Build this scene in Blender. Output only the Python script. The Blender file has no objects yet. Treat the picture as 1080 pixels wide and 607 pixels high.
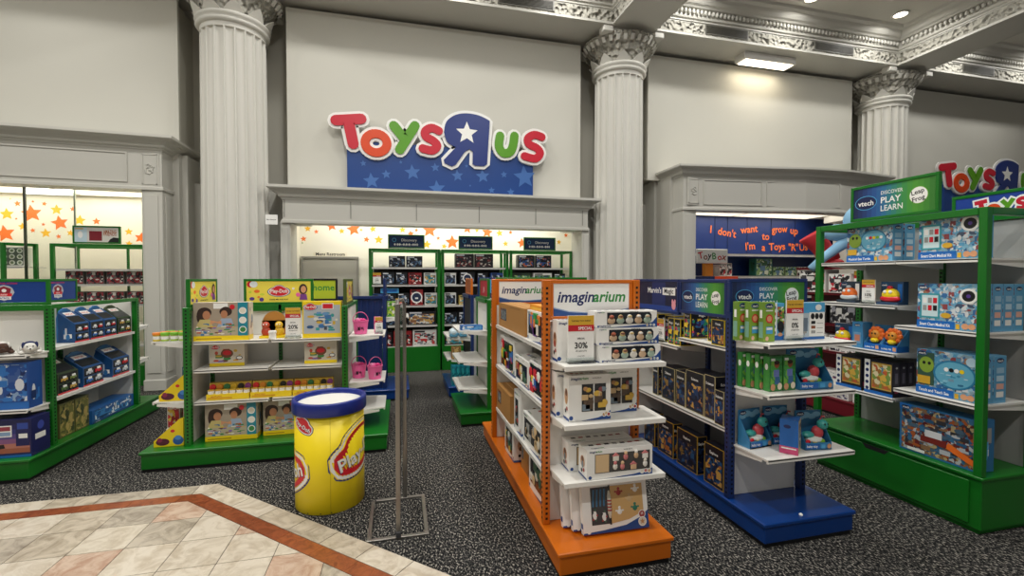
import bpy, math, random
from mathutils import Vector, Matrix
R = math.radians
C = bpy.context.scene.collection
rnd = random.Random(7)

# ---------------------------------------------------------------- materials
def lin(h):
    h = h.lstrip('#'); o = []
    for i in (0, 2, 4):
        c = int(h[i:i+2], 16) / 255
        o.append(c / 12.92 if c <= .04045 else ((c + .055) / 1.055) ** 2.4)
    return (*o, 1)
_M = {}
def mat(h, rough=.5, metal=0., spec=.5, bump=0., bscale=60., vary=0.):
    k = (h, rough, metal, spec, bump, bscale, vary)
    if k in _M: return _M[k]
    m = bpy.data.materials.new('paint_' + h.strip('#')); m.use_nodes = True
    nt = m.node_tree; b = nt.nodes['Principled BSDF']
    b.inputs['Base Color'].default_value = lin(h)
    b.inputs['Roughness'].default_value = rough
    b.inputs['Metallic'].default_value = metal
    b.inputs['Specular IOR Level'].default_value = spec
    if bump or vary:
        tc = nt.nodes.new('ShaderNodeTexCoord'); n = nt.nodes.new('ShaderNodeTexNoise')
        n.inputs['Scale'].default_value = bscale; n.inputs['Detail'].default_value = 4
        nt.links.new(tc.outputs['Object'], n.inputs['Vector'])
        if bump:
            bp = nt.nodes.new('ShaderNodeBump'); bp.inputs['Strength'].default_value = bump
            bp.inputs['Distance'].default_value = .01
            nt.links.new(n.outputs['Fac'], bp.inputs['Height']); nt.links.new(bp.outputs['Normal'], b.inputs['Normal'])
        if vary:
            c = lin(h); r = nt.nodes.new('ShaderNodeValToRGB')
            r.color_ramp.elements[0].position = .3; r.color_ramp.elements[1].position = .7
            r.color_ramp.elements[0].color = (*[x * (1 - vary) for x in c[:3]], 1)
            r.color_ramp.elements[1].color = (*[min(1, x * (1 + vary)) for x in c[:3]], 1)
            nt.links.new(n.outputs['Fac'], r.inputs['Fac']); nt.links.new(r.outputs['Color'], b.inputs['Base Color'])
    _M[k] = m; return m
def emit(h, s):
    k = ('e', h, s)
    if k in _M: return _M[k]
    m = bpy.data.materials.new('lamp_glow'); m.use_nodes = True; b = m.node_tree.nodes['Principled BSDF']
    b.inputs['Base Color'].default_value = lin(h); b.inputs['Emission Color'].default_value = lin(h)
    b.inputs['Emission Strength'].default_value = s
    _M[k] = m; return m
def busy(cols, scale=28, rough=.35):
    """printed picture: patches of several inks"""
    k = ('b', tuple(cols), scale)
    if k in _M: return _M[k]
    m = bpy.data.materials.new('printed_picture'); m.use_nodes = True; nt = m.node_tree; b = nt.nodes['Principled BSDF']
    b.inputs['Roughness'].default_value = rough
    tc = nt.nodes.new('ShaderNodeTexCoord'); nz = nt.nodes.new('ShaderNodeTexNoise'); nz.inputs['Scale'].default_value = scale * .7
    ad = nt.nodes.new('ShaderNodeVectorMath'); ad.operation = 'MULTIPLY_ADD'
    v = nt.nodes.new('ShaderNodeTexVoronoi'); v.inputs['Scale'].default_value = scale
    sp = nt.nodes.new('ShaderNodeSeparateColor'); r = nt.nodes.new('ShaderNodeValToRGB')
    nt.links.new(tc.outputs['Object'], nz.inputs['Vector'])
    nt.links.new(nz.outputs['Color'], ad.inputs[0]); ad.inputs[1].default_value = (.05, .05, .05)
    nt.links.new(tc.outputs['Object'], ad.inputs[2]); nt.links.new(ad.outputs[0], v.inputs['Vector'])
    nt.links.new(v.outputs['Color'], sp.inputs['Color']); nt.links.new(sp.outputs['Red'], r.inputs['Fac'])
    r.color_ramp.interpolation = 'CONSTANT'; e = r.color_ramp.elements
    for i, c in enumerate(cols):
        if i < 2: el = e[i]; el.position = i / len(cols)
        else: el = e.new(i / len(cols))
        el.color = lin(c)
    nt.links.new(r.outputs['Color'], b.inputs['Base Color'])
    _M[k] = m; return m
def glassy():
    if 'g' in _M: return _M['g']
    m = bpy.data.materials.new('clear_acrylic'); m.use_nodes = True; b = m.node_tree.nodes['Principled BSDF']
    b.inputs['Base Color'].default_value = (.86, .9, .89, 1); b.inputs['Roughness'].default_value = .04
    b.inputs['Transmission Weight'].default_value = 1; b.inputs['IOR'].default_value = 1.15
    _M['g'] = m; return m
def carpet():
    m = bpy.data.materials.new('speckled_carpet'); m.use_nodes = True; nt = m.node_tree; b = nt.nodes['Principled BSDF']
    b.inputs['Roughness'].default_value = .95; b.inputs['Specular IOR Level'].default_value = .1
    tc = nt.nodes.new('ShaderNodeTexCoord'); mp = nt.nodes.new('ShaderNodeMapping'); mp.inputs['Scale'].default_value = (1, .55, 1)
    mp.inputs['Rotation'].default_value = (0, 0, R(35))
    n = nt.nodes.new('ShaderNodeTexNoise'); n.inputs['Scale'].default_value = 96; n.inputs['Detail'].default_value = 2.5; n.inputs['Roughness'].default_value = .65
    r = nt.nodes.new('ShaderNodeValToRGB'); e = r.color_ramp.elements
    e[0].position = .44; e[0].color = lin('#131416'); e[1].position = .67; e[1].color = lin('#b4aea4')
    x = e.new(.55); x.color = lin('#3f3e3d')
    nt.links.new(tc.outputs['Object'], mp.inputs['Vector']); nt.links.new(mp.outputs['Vector'], n.inputs['Vector'])
    nt.links.new(n.outputs['Fac'], r.inputs['Fac']); nt.links.new(r.outputs['Color'], b.inputs['Base Color'])
    bp = nt.nodes.new('ShaderNodeBump'); bp.inputs['Strength'].default_value = .5; bp.inputs['Distance'].default_value = .006
    nt.links.new(n.outputs['Fac'], bp.inputs['Height']); nt.links.new(bp.outputs['Normal'], b.inputs['Normal'])
    return m
def marble(c1, c2, sc=9):
    m = bpy.data.materials.new('marble_tile'); m.use_nodes = True; nt = m.node_tree; b = nt.nodes['Principled BSDF']
    b.inputs['Roughness'].default_value = .32
    tc = nt.nodes.new('ShaderNodeTexCoord'); n = nt.nodes.new('ShaderNodeTexNoise'); n.inputs['Scale'].default_value = sc
    n.inputs['Detail'].default_value = 7; n.inputs['Distortion'].default_value = 1.6; n.inputs['Roughness'].default_value = .65
    r = nt.nodes.new('ShaderNodeValToRGB'); e = r.color_ramp.elements
    e[0].position = .36; e[0].color = lin(c2); e[1].position = .58; e[1].color = lin(c1)
    nt.links.new(tc.outputs['Object'], n.inputs['Vector']); nt.links.new(n.outputs['Fac'], r.inputs['Fac'])
    nt.links.new(r.outputs['Color'], b.inputs['Base Color']); return m
def plaster_relief():
    m = bpy.data.materials.new('moulded_plaster'); m.use_nodes = True; nt = m.node_tree; b = nt.nodes['Principled BSDF']
    b.inputs['Base Color'].default_value = lin('#b9b6ab'); b.inputs['Roughness'].default_value = .8
    tc = nt.nodes.new('ShaderNodeTexCoord'); v = nt.nodes.new('ShaderNodeTexVoronoi'); v.feature = 'SMOOTH_F1'
    v.inputs['Scale'].default_value = 15
    bp = nt.nodes.new('ShaderNodeBump'); bp.inputs['Strength'].default_value = 1; bp.inputs['Distance'].default_value = .16
    nt.links.new(tc.outputs['Object'], v.inputs['Vector']); nt.links.new(v.outputs['Distance'], bp.inputs['Height'])
    nt.links.new(bp.outputs['Normal'], b.inputs['Normal']); return m

WALL = mat('#cbc9c1', .7, bump=.05, bscale=30); PANEL = mat('#d2d0c6', .75); COLM = mat('#d9d7cf', .55, bump=.12, bscale=18)
TRIM = mat('#cac8c0', .45); TRIMD = mat('#8f8d86', .6); RELIEF = plaster_relief(); RECESS = mat('#c4c1b6', .8)
CREAM = mat('#f3efe0', .6); WHITE = mat('#eceae4', .4); SHELF = mat('#e9e7e1', .35); PWHITE = mat('#e2e0da', .5)
GREEN = mat('#146c1c', .3); ORANGE = mat('#cb6810', .28); BLUE = mat('#08397f', .28); NAVY = mat('#122a60', .35); BLACK = mat('#121214', .4)
DGREY = mat('#4c4e50', .6); GREY = mat('#9b9b98', .5); STEEL = mat('#8e8a84', .3, .85); MAROON = mat('#6d1220', .35)
SLOT = mat('#0c0c0c', .8)
YELLOW = mat('#f2d21b', .35); RED = mat('#d5202f', .35); PINK = mat('#f06ba8', .35); TEAL = mat('#1a8aa0', .35)
INKB = mat('#1b2c63', .4); INKG = mat('#2f8a3b', .4); INKK = mat('#17181b', .4); INKR = mat('#c4202c', .4); INKW = mat('#f4f3ef', .4)
LBLUE = mat('#4fa5d8', .35); MBLUE = mat('#1f66b5', .35); CARD = mat('#a9793f', .7); LIME = mat('#7cb833', .35); ORNG = mat('#f0742a', .35)
SKIN = mat('#d69a72', .5); HAIR = mat('#35211a', .5); GOLD = mat('#d8aa35', .35); PURP = mat('#5a3f96', .35); DKBL = mat('#15224a', .35)
DWIN = mat('#23262b', .12)

# ---------------------------------------------------------------- mesh collector
_T = {}
def text_poly(s, bold=0., shear=0.):
    bold = min(bold, .02); k = (s, bold, shear)
    if k in _T: return _T[k]
    def raw(t):
        cu = bpy.data.curves.new('t', 'FONT'); cu.body = t; cu.offset = bold; cu.shear = shear; cu.resolution_u = 2; cu.size = 1
        o = bpy.data.objects.new('t', cu); C.objects.link(o)
        dg = bpy.context.evaluated_depsgraph_get(); me = bpy.data.meshes.new_from_object(o.evaluated_get(dg))
        v = [(p.co.x, p.co.y) for p in me.vertices]; f = [tuple(p.vertices) for p in me.polygons]
        bpy.data.objects.remove(o); bpy.data.curves.remove(cu); bpy.data.meshes.remove(me); return v, f
    v, f = raw(s); cap = .73
    x0 = min((p[0] for p in v), default=0); x1 = max((p[0] for p in v), default=1)
    _T[k] = ([((x - x0) / cap, y / cap) for x, y in v], f, (x1 - x0) / cap); return _T[k]

class MB:
    def __init__(s): s.v = []; s.f = []; s.m = []; s.mats = []; s.warp = None; s.layer = 0; s.F = None
    def mi(s, m):
        if m not in s.mats: s.mats.append(m)
        return s.mats.index(m)
    def add(s, v, f, m):
        b = len(s.v); i = s.mi(m)
        if s.warp: v = [s.warp(p) for p in v]
        s.v += [tuple(p) for p in v]
        for q in f: s.f.append([b + k for k in q]); s.m.append(i)
        return s
    def box(s, x0, x1, y0, y1, z0, z1, m, c=0.):
        if x0 > x1: x0, x1 = x1, x0
        if y0 > y1: y0, y1 = y1, y0
        if c <= 0:
            v = [(x0,y0,z0),(x1,y0,z0),(x1,y1,z0),(x0,y1,z0),(x0,y0,z1),(x1,y0,z1),(x1,y1,z1),(x0,y1,z1)]
            return s.add(v, [(3,2,1,0),(4,5,6,7),(0,1,5,4),(1,2,6,5),(2,3,7,6),(3,0,4,7)], m)
        v = []; ix = {}
        X, Y, Z = (x0, x1), (y0, y1), (z0, z1)
        for i in (0,1):
            for j in (0,1):
                for k in (0,1):
                    a, b, d = (c if i == 0 else -c), (c if j == 0 else -c), (c if k == 0 else -c)
                    ix[i,j,k] = len(v)
                    v += [(X[i], Y[j]+b, Z[k]+d), (X[i]+a, Y[j], Z[k]+d), (X[i]+a, Y[j]+b, Z[k])]
        f = []
        for ax in range(3):
            for e in (0,1):
                o = [(0,0),(1,0),(1,1),(0,1)]; q = []
                for p in o:
                    t = list(p); t.insert(ax, e); q.append(ix[tuple(t)] + ax)
                if (e == 1) != (ax == 1): f.append(q)
                else: f.append(q[::-1])
        for ax in range(3):
            o1, o2 = [a for a in range(3) if a != ax]
            for e1 in (0,1):
                for e2 in (0,1):
                    A = [0]*3; A[o1] = e1; A[o2] = e2; B = A[:]; B[ax] = 1
                    f.append([ix[tuple(A)]+o1, ix[tuple(B)]+o1, ix[tuple(B)]+o2, ix[tuple(A)]+o2])
        for t, b in ix.items(): f.append([b, b+1, b+2])
        return s.add(v, f, m)
    def prism(s, pts, d, m):
        """polygon pts (3d, planar) pushed along vector d"""
        n = len(pts); d = Vector(d); v = [Vector(p) for p in pts] + [Vector(p) + d for p in pts]
        f = [tuple(range(n))[::-1], tuple(range(n, 2*n))] + [(i, (i+1) % n, n + (i+1) % n, n + i) for i in range(n)]
        return s.add(v, f, m)
    def poly(s, pts, m): return s.add(pts, [tuple(range(len(pts)))], m)
    def lathe(s, c, prof, n, m, cap=True, ax='z'):
        v = []; f = []
        for r, h in prof:
            for i in range(n):
                a = 2*math.pi*i/n; p = (r*math.cos(a), r*math.sin(a), h)
                if ax == 'x': p = (p[2], p[0], p[1])
                if ax == 'y': p = (p[0], p[2], p[1])
                v.append((c[0]+p[0], c[1]+p[1], c[2]+p[2]))
        for k in range(len(prof)-1):
            for i in range(n):
                j = (i+1) % n; f.append((k*n+i, k*n+j, (k+1)*n+j, (k+1)*n+i))
        if cap: f.append(tuple(range(n))[::-1]); f.append(tuple(range((len(prof)-1)*n, len(prof)*n)))
        return s.add(v, f, m)
    def ball(s, c, rx, ry, rz, m, nu=14, nv=8, rot=None):
        v = []; f = []
        for j in range(nv+1):
            t = math.pi*j/nv
            for i in range(nu):
                a = 2*math.pi*i/nu; p = Vector((rx*math.sin(t)*math.cos(a), ry*math.sin(t)*math.sin(a), rz*math.cos(t)))
                if rot: p = rot @ p
                v.append((c[0]+p.x, c[1]+p.y, c[2]+p.z))
        for j in range(nv):
            for i in range(nu):
                k = (i+1) % nu; f.append((j*nu+i, (j+1)*nu+i, (j+1)*nu+k, j*nu+k))
        return s.add(v, f, m)
    def tube(s, pts, r, m, n=8):
        pts = [Vector(p) for p in pts]; v = []; f = []; rr = r if isinstance(r, (list, tuple)) else [r]*len(pts)
        for i, p in enumerate(pts):
            d = (pts[min(i+1, len(pts)-1)] - pts[max(i-1, 0)]).normalized()
            u = d.cross(Vector((0,0,1)) if abs(d.z) < .9 else Vector((1,0,0))).normalized(); w = d.cross(u)
            for k in range(n):
                a = 2*math.pi*k/n; v.append(p + (u*math.cos(a) + w*math.sin(a))*rr[i])
        for i in range(len(pts)-1):
            for k in range(n):
                j = (k+1) % n; f.append((i*n+k, i*n+j, (i+1)*n+j, (i+1)*n+k))
        f.append(tuple(range(n))); f.append(tuple(range((len(pts)-1)*n, len(pts)*n)))
        return s.add(v, f, m)
    # --- flat print on a face: F = (origin, U, V, N, width, height); rel coords 0..1
    def face(s, O, U, V, w, h):
        U, V = Vector(U), Vector(V); s.F = (Vector(O), U, V, U.cross(V), w, h); s.layer = 0; return s
    def P(s, u, v):
        O, U, V, N, w, h = s.F; return O + U*(u*w) + V*(v*h) + N*(.0005 + .00016*s.layer)
    def rect(s, u0, v0, u1, v1, m): s.layer += 1; return s.poly([s.P(u0,v0), s.P(u1,v0), s.P(u1,v1), s.P(u0,v1)], m)
    def pol(s, pts, m): s.layer += 1; return s.poly([s.P(*p) for p in pts], m)
    def ell(s, cu, cv, ru, rv, m, n=18): 
        """ru, rv in metres"""
        w, h = s.F[4], s.F[5]
        return s.pol([(cu + ru/w*math.cos(2*math.pi*i/n), cv + rv/h*math.sin(2*math.pi*i/n)) for i in range(n)], m)
    def star(s, cu, cv, r, m, k=.45, a0=90):
        w, h = s.F[4], s.F[5]; s.layer += 1; c = s.P(cu, cv)
        ring = [s.P(cu + (r if i % 2 == 0 else r*k)/w*math.cos(R(a0+36*i)), cv + (r if i % 2 == 0 else r*k)/h*math.sin(R(a0+36*i))) for i in range(10)]
        return s.add([c] + ring, [(0, 1+i, 1+(i+1) % 10) for i in range(10)], m)
    def txt(s, t, u, v, h, m, al='l', fit=None, bold=.02, shear=0., rot=0.):
        """h = capital height in metres; fit = largest width in metres"""
        s.layer += 1; O, U, V, N, w, hh = s.F; pv, f, tw = text_poly(t, bold, shear); sx = h
        if fit and tw*h > fit: sx = fit/tw
        off = {'l': 0, 'c': -tw*sx/2, 'r': -tw*sx}[al]; p0 = s.P(u, v); c, q = math.cos(R(rot)), math.sin(R(rot))
        return s.add([p0 + U*((x*sx+off)*c - y*h*q) + V*((x*sx+off)*q + y*h*c) for x, y in pv], f, m)
    def collage(s, u0, v0, u1, v1, mats, n, seed=1, k=.35):
        r = random.Random(seed); w, h = s.F[4], s.F[5]
        for i in range(n):
            a = r.uniform(.25, 1)*k*(u1-u0); b = r.uniform(.25, 1)*k*(v1-v0); x = r.uniform(u0, u1-a); y = r.uniform(v0, v1-b); m = r.choice(mats)
            if r.random() < .5: s.ell(x+a/2, y+b/2, a*w/2, b*h/2, m, 10)
            else: s.rect(x, y, x+a, y+b, m)
            s.layer -= .72
        s.layer += 1; return s
    def bx(s, w, d, h, f):
        """face of a carton standing on the origin, front towards -Y"""
        if f == 'f': return s.face((-w/2,-d/2,0), (1,0,0), (0,0,1), w, h)
        if f == 'b': return s.face((w/2,d/2,0), (-1,0,0), (0,0,1), w, h)
        if f == 'l': return s.face((-w/2,d/2,0), (0,-1,0), (0,0,1), d, h)
        if f == 'r': return s.face((w/2,-d/2,0), (0,1,0), (0,0,1), d, h)
        return s.face((-w/2,-d/2,h), (1,0,0), (0,1,0), w, d)
    def mesh(s, name, off=(0,0,0), smooth=False):
        me = bpy.data.meshes.new(name); me.from_pydata([(x-off[0], y-off[1], z-off[2]) for x, y, z in s.v], [], s.f)
        for m in s.mats: me.materials.append(m)
        me.polygons.foreach_set('material_index', s.m)
        if smooth: me.polygons.foreach_set('use_smooth', [True]*len(s.f))
        me.update(); return me
    def build(s, name, parent=None, smooth=False):
        off = (0,0,0)
        p = parent
        while p is not None: off = tuple(a+b for a, b in zip(off, p.location)); p = p.parent
        o = bpy.data.objects.new(name, s.mesh(name, off, smooth)); C.objects.link(o)
        if parent is not None: o.parent = parent
        if smooth == 'auto':
            pass
        return o
def thing(name, label, cat, loc=(0,0,0), group=None):
    o = bpy.data.objects.new(name, None); C.objects.link(o); o.location = loc; o.empty_display_size = .1
    return tag(o, label, cat, group)
def tag(o, label, cat, group=None, kind=None):
    if label: o['label'] = label
    if cat: o['category'] = cat
    if group: o['group'] = group
    if kind: o['kind'] = kind
    return o
def struct(name, mb=None, smooth=False):
    if mb is None:
        o = bpy.data.objects.new(name, None); C.objects.link(o)
    else: o = mb.build(name, None, smooth)
    o['kind'] = 'structure'; return o
# products: a builder returns (body MB, [(part name, MB, [(sub-part name, MB)])]); copies share the mesh data
_P = {}
def place(key, builder, name, label, cat, x, y, z, rz=0, group=None, rx=0, ry=0, smooth=False):
    if key not in _P:
        b, parts = builder()
        _P[key] = (b.mesh(name, smooth=smooth), [(n, q.mesh(n, smooth=smooth), [(n2, q2.mesh(n2, smooth=smooth)) for n2, q2 in sub]) for n, q, sub in parts])
    me, parts = _P[key]
    o = bpy.data.objects.new(name, me); C.objects.link(o); o.location = (x, y, z); o.rotation_euler = (R(rx), R(ry), R(rz)); tag(o, label, cat, group)
    for n, m2, sub in parts:
        c = bpy.data.objects.new(n, m2); C.objects.link(c); c.parent = o
        for n2, m3 in sub:
            d = bpy.data.objects.new(n2, m3); C.objects.link(d); d.parent = c
    return o
LWALL, LMAIN, LSHOP, LWORLD, EXPO = 19, 62, 11, .24, 0.0
# ================================================================ THE SETTING
def sweep(mb, plan, prof, m, closed=True):
    """profile (outward, z) swept along a plan polyline, outward = right-hand side, mitred"""
    n = len(plan); st = []
    for i in range(n):
        ns = []
        for a, b in ((i-1, i), (i, i+1)):
            if a >= 0 and b < n:
                t = (Vector(plan[b]) - Vector(plan[a])).normalized(); ns.append(Vector((t.y, -t.x)))
        w = ns[0] if len(ns) == 1 else (ns[0]+ns[1]) / (1 + ns[0].dot(ns[1]))
        st.append([(plan[i][0]+w.x*d, plan[i][1]+w.y*d, z) for d, z in prof])
    k = len(prof); v = [p for r in st for p in r]; f = []
    for i in range(n-1):
        for j in range(k if closed else k-1):
            q = (j+1) % k; f.append((i*k+j, (i+1)*k+j, (i+1)*k+q, i*k+q))
    if closed: f.append(tuple(range(k))); f.append(tuple(range((n-1)*k, n*k))[::-1])
    mb.add(v, f, m)

CAR = carpet()
m = MB(); m.box(-9, 16, -5, 9.2, -.1, 0, CAR); struct('floor', m)

# marble walkway with a brown band
TL = [marble('#cfc5b4', '#b3a590', 7), marble('#c4b8a5', '#9b8e7b', 7), marble('#d2c8b8', '#b8aa96', 7), marble('#b9ae9d', '#8c8172', 7), marble('#c9b29e', '#aa8771', 7), marble('#cfc5b5', '#b4a794', 7)]
BAND = [marble('#8d4a2b', '#6a2f18', 14), marble('#99542f', '#763a20', 14)]
GROUT = mat('#4a4238', .9)
def clip(poly, a, b, c):
    """keep a*x + b*y <= c"""
    o = []
    for i in range(len(poly)):
        p, q = poly[i], poly[(i+1) % len(poly)]; dp, dq = a*p[0]+b*p[1]-c, a*q[0]+b*q[1]-c
        if dp <= 0: o.append(p)
        if (dp < 0) != (dq < 0) and abs(dp-dq) > 1e-9:
            t = dp/(dp-dq); o.append((p[0]+(q[0]-p[0])*t, p[1]+(q[1]-p[1])*t))
    return o
CX, CY = -1.37, 3.93; ang = R(-43); DX, DY = math.cos(ang), math.sin(ang); NX, NY = -DY, DX   # outward normal of the slanted edge
def region(off):
    return [(0, 1, CY-off), (NX, NY, NX*CX + NY*CY - off)]
def clipped(p, off):
    for h in region(off): p = clip(p, *h)
    return p
def slab(mb, p, m, z=.006):
    if len(p) >= 3: mb.prism([(x, y, 0) for x, y in p], (0, 0, z), m)
big = [(-6, -3), (4.5, -3), (4.5, 5), (-6, 5)]
m = MB(); slab(m, clipped(big, 0), GROUT, .004); struct('tile_floor_base', m)
T = .29; g = .0022
m = MB(); rt = random.Random(3)
for i in range(-16, 20):
    for j in range(-20, 20):
        x, y = -1.29 + i*T, 3.40 + j*T
        p = clipped([(x+g, y+g), (x+T-g, y+g), (x+T-g, y+T-g), (x+g, y+T-g)], .262)
        slab(m, p, rt.choice(TL))
struct('tile_floor', m)
def strip(mb, o0, o1, L, mats, gap):
    """a course between offsets o0 < o1 from the edge: along y = CY to the west, along the slant to the south-east"""
    e = gap/2
    def corner(off):
        c = CY-off; d = NX*CX+NY*CY-off; return ((d - NY*c)/NX, c)
    a, b = corner(o0), corner(o1)
    k = 0; x = a[0] - .12
    slab(mb, [(x+e, a[1]), a, b, (x+e, b[1])], rt.choice(mats))
    while x > -6: slab(mb, [(x-L+e, a[1]), (x-e, a[1]), (x-e, b[1]), (x-L+e, b[1])], rt.choice(mats)); x -= L
    s = .14
    slab(mb, [a, (a[0]+DX*(s-e), a[1]+DY*(s-e)), (a[0]+DX*(s-e)-NX*(o1-o0), a[1]+DY*(s-e)-NY*(o1-o0)), b], rt.choice(mats))
    while s < 8:
        P = lambda q, o: (a[0]+DX*q-NX*o, a[1]+DY*q-NY*o)
        slab(mb, [P(s+e, 0), P(s+L-e, 0), P(s+L-e, o1-o0), P(s+e, o1-o0)], rt.choice(mats)); s += L
m = MB(); strip(m, .003, .152, .305, TL, .005); struct('tile_floor_border', m)
m = MB(); strip(m, .156, .258, .3, BAND, .002); struct('tile_floor_band', m)

# walls
def wall(name, x0, x1, y0, y1, z0, z1, mt):
    m = MB(); m.box(x0, x1, y0, y1, z0, z1, mt); return struct(name, m)
wall('wall_back', -9, 16, 9.05, 9.2, 0, 6.5, CREAM)
wall('wall_upper', -9, 16, 8.25, 8.4, 3.0, 6.4, RECESS)
wall('wall_left', -9.2, -9, -5, 9.2, 0, 6.5, WALL)
wall('wall_right', 16, 16.2, -5, 9.2, 0, 6.5, WALL)
wall('wall_wing_left', -3.24, -2.2, 8.05, 8.25, 0, 3.05, WALL)
wall('wall_wing_right', 3.9, 4.9, 8.05, 8.25, 0, 3.02, WALL)
wall('wall_wing_middle', -2.4, -1.66, 7.9, 8.2, 0, 2.95, WALL)
wall('wall_wing_inner', 3.2, 4.0, 7.9, 8.2, 0, 2.95, WALL)
for nm, x0, x1, zb in (('left', -8.5, -3.09, 3.45), ('centre', -1.65, 3.14, 2.9), ('right', 4.47, 9.22, 3.4), ('far_right', 10.75, 15.9, 2.4)):
    m = MB(); m.box(x0, x1, 7.62, 7.68, zb, 5.70, PANEL, .004); m.box(x0+.05, x1-.05, 7.68, 8.25, zb+.05, 5.6, RECESS)
    struct('wall_panel_'+nm, m)

# columns
def column(x, y):
    rt = struct('column'); rt.location = (x, y, 0)
    n = 20; per = 10; r0 = .445; m = MB(); v = []; f = []; N = n*per
    zs = [(.32, 0), (.36, 0), (.40, .7), (.46, 1), (2.4, 1), (5.05, 1), (5.075, 1), (5.078, 0), (5.115, 0), (5.16, 0)]
    for z, k in zs:
        tap = 1 - .06*(z/5.2)
        for i in range(N):
            u = (i % per)/per; q = 0
            if .12 < u < .99: q = math.sqrt(max(0, 1-((u-.555)/.435)**2))
            r = (r0 - .042*q*k)*tap; a = 2*math.pi*i/N; v.append((x+r*math.cos(a), y+r*math.sin(a), z))
    for j in range(len(zs)-1):
        for i in range(N):
            k = (i+1) % N; f.append((j*N+i, j*N+k, (j+1)*N+k, (j+1)*N+i))
    m.add(v, f, COLM); m.build('shaft', rt)
    m = MB(); m.box(x-.56, x+.56, y-.56, y+.56, 0, .14, COLM, .01)
    m.lathe((x,y,0), [(.52,.14),(.55,.17),(.55,.2),(.5,.23),(.46,.25),(.48,.28),(.47,.31),(.44,.33)], 48, COLM); m.build('base_moulding', rt, True)
    m = MB(); m.lathe((x,y,0), [(.42,5.14),(.455,5.15),(.475,5.175),(.455,5.2),(.43,5.205),(.47,5.225),(.485,5.25),(.47,5.28),(.42,5.29)], 48, COLM); m.build('astragal', rt, True)
    m = MB(); m.lathe((x,y,0), [(.41,5.28),(.425,5.36),(.46,5.45),(.53,5.54),(.61,5.62),(.65,5.66),(.65,5.69)], 48, RELIEF); m.build('bell', rt, True)
    m = MB()
    for row, (cnt, r, z, h, w) in enumerate(((10, .435, 5.285, .13, .125), (32, .575, 5.56, .07, .028))):
        for i in range(cnt):
            a = 2*math.pi*(i + .5*row)/cnt; c, s_ = math.cos(a), math.sin(a)
            P = lambda rr, t, z: (x+rr*c-t*s_, y+rr*s_+t*c, z)
            p = [P(r, -w, z), P(r, w, z), P(r+.05, w*.5, z+h*.6), P(r+.085, 0, z+h), P(r+.05, -w*.5, z+h*.6)] if row == 0 else [P(r, -w, z), P(r, w, z), P(r+.05, w, z+h), P(r+.05, -w, z+h)]
            m.prism(p, (.025*c, .025*s_, 0), COLM)
    m.build('leaf_ring', rt)
    m = MB()
    for sx in (-1, 1):
        for sy in (-1, 1):
            m.box(x+sx*.38, x+sx*.56, y+sy*.38, y+sy*.56, 5.66, 5.77, COLM, .012)
    m.box(x-.5, x+.5, y-.5, y+.5, 5.69, 5.772, COLM, .01); m.build('abacus', rt)
COLX = (-2.34, 3.84, 9.95)
for cx in COLX: column(cx, 7.55)

# ceiling, beams and coffers
wall('ceiling', -9, 16, -5, 9.2, 6.35, 6.5, mat('#d3d0c6', .8))
wall('beam_wall_side', -9, 16, 7.0, 8.3, 5.77, 6.35, TRIM)
for cx in COLX: wall('beam_cross', cx-.37, cx+.37, -5, 7.0, 5.77, 6.35, TRIM)
for bi, (x0, x1) in enumerate(((-8.9, COLX[0]-.37), (COLX[0]+.37, COLX[1]-.37), (COLX[1]+.37, COLX[2]-.37), (COLX[2]+.37, 15.9))):
    rt = struct('trim_%d' % (bi+1))
    plan = [(x0, -4.5), (x0, 7.0), (x1, 7.0), (x1, -4.5)]
    m = MB(); sweep(m, plan, [(0,5.765),(.03,5.765),(.03,5.79),(.012,5.80),(.012,6.005),(.03,6.01),(.03,6.03),(.06,6.045),(.07,6.07),(.07,6.09),(0,6.09)], TRIM)
    m.build('architrave', rt)
    m = MB(); sweep(m, plan, [(.0145,5.815),(.0145,5.99)], RELIEF, False); m.build('relief_band', rt)
    m = MB(); sweep(m, plan, [(0,6.09),(.07,6.09),(.075,6.175),(.14,6.18),(.16,6.2),(.2,6.215),(.24,6.25),(.27,6.29),(.34,6.31),(.36,6.35),(0,6.35)], TRIM); m.build('crown_moulding', rt)
    m = MB()
    def egg(x, y, dx, dy): m.ball((x, y, 6.13), .03, .03, .043, TRIM, 7, 5)
    k = x0+.14
    while k < x1-.1: egg(k, 6.895, 0, 0); k += .078
    for sx in ((x0+.105), (x1-.105)):
        k = 6.82
        while k > 1.5: egg(sx, k, 0, 0); k -= .078
    m.build('egg_moulding', rt, True)

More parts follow.
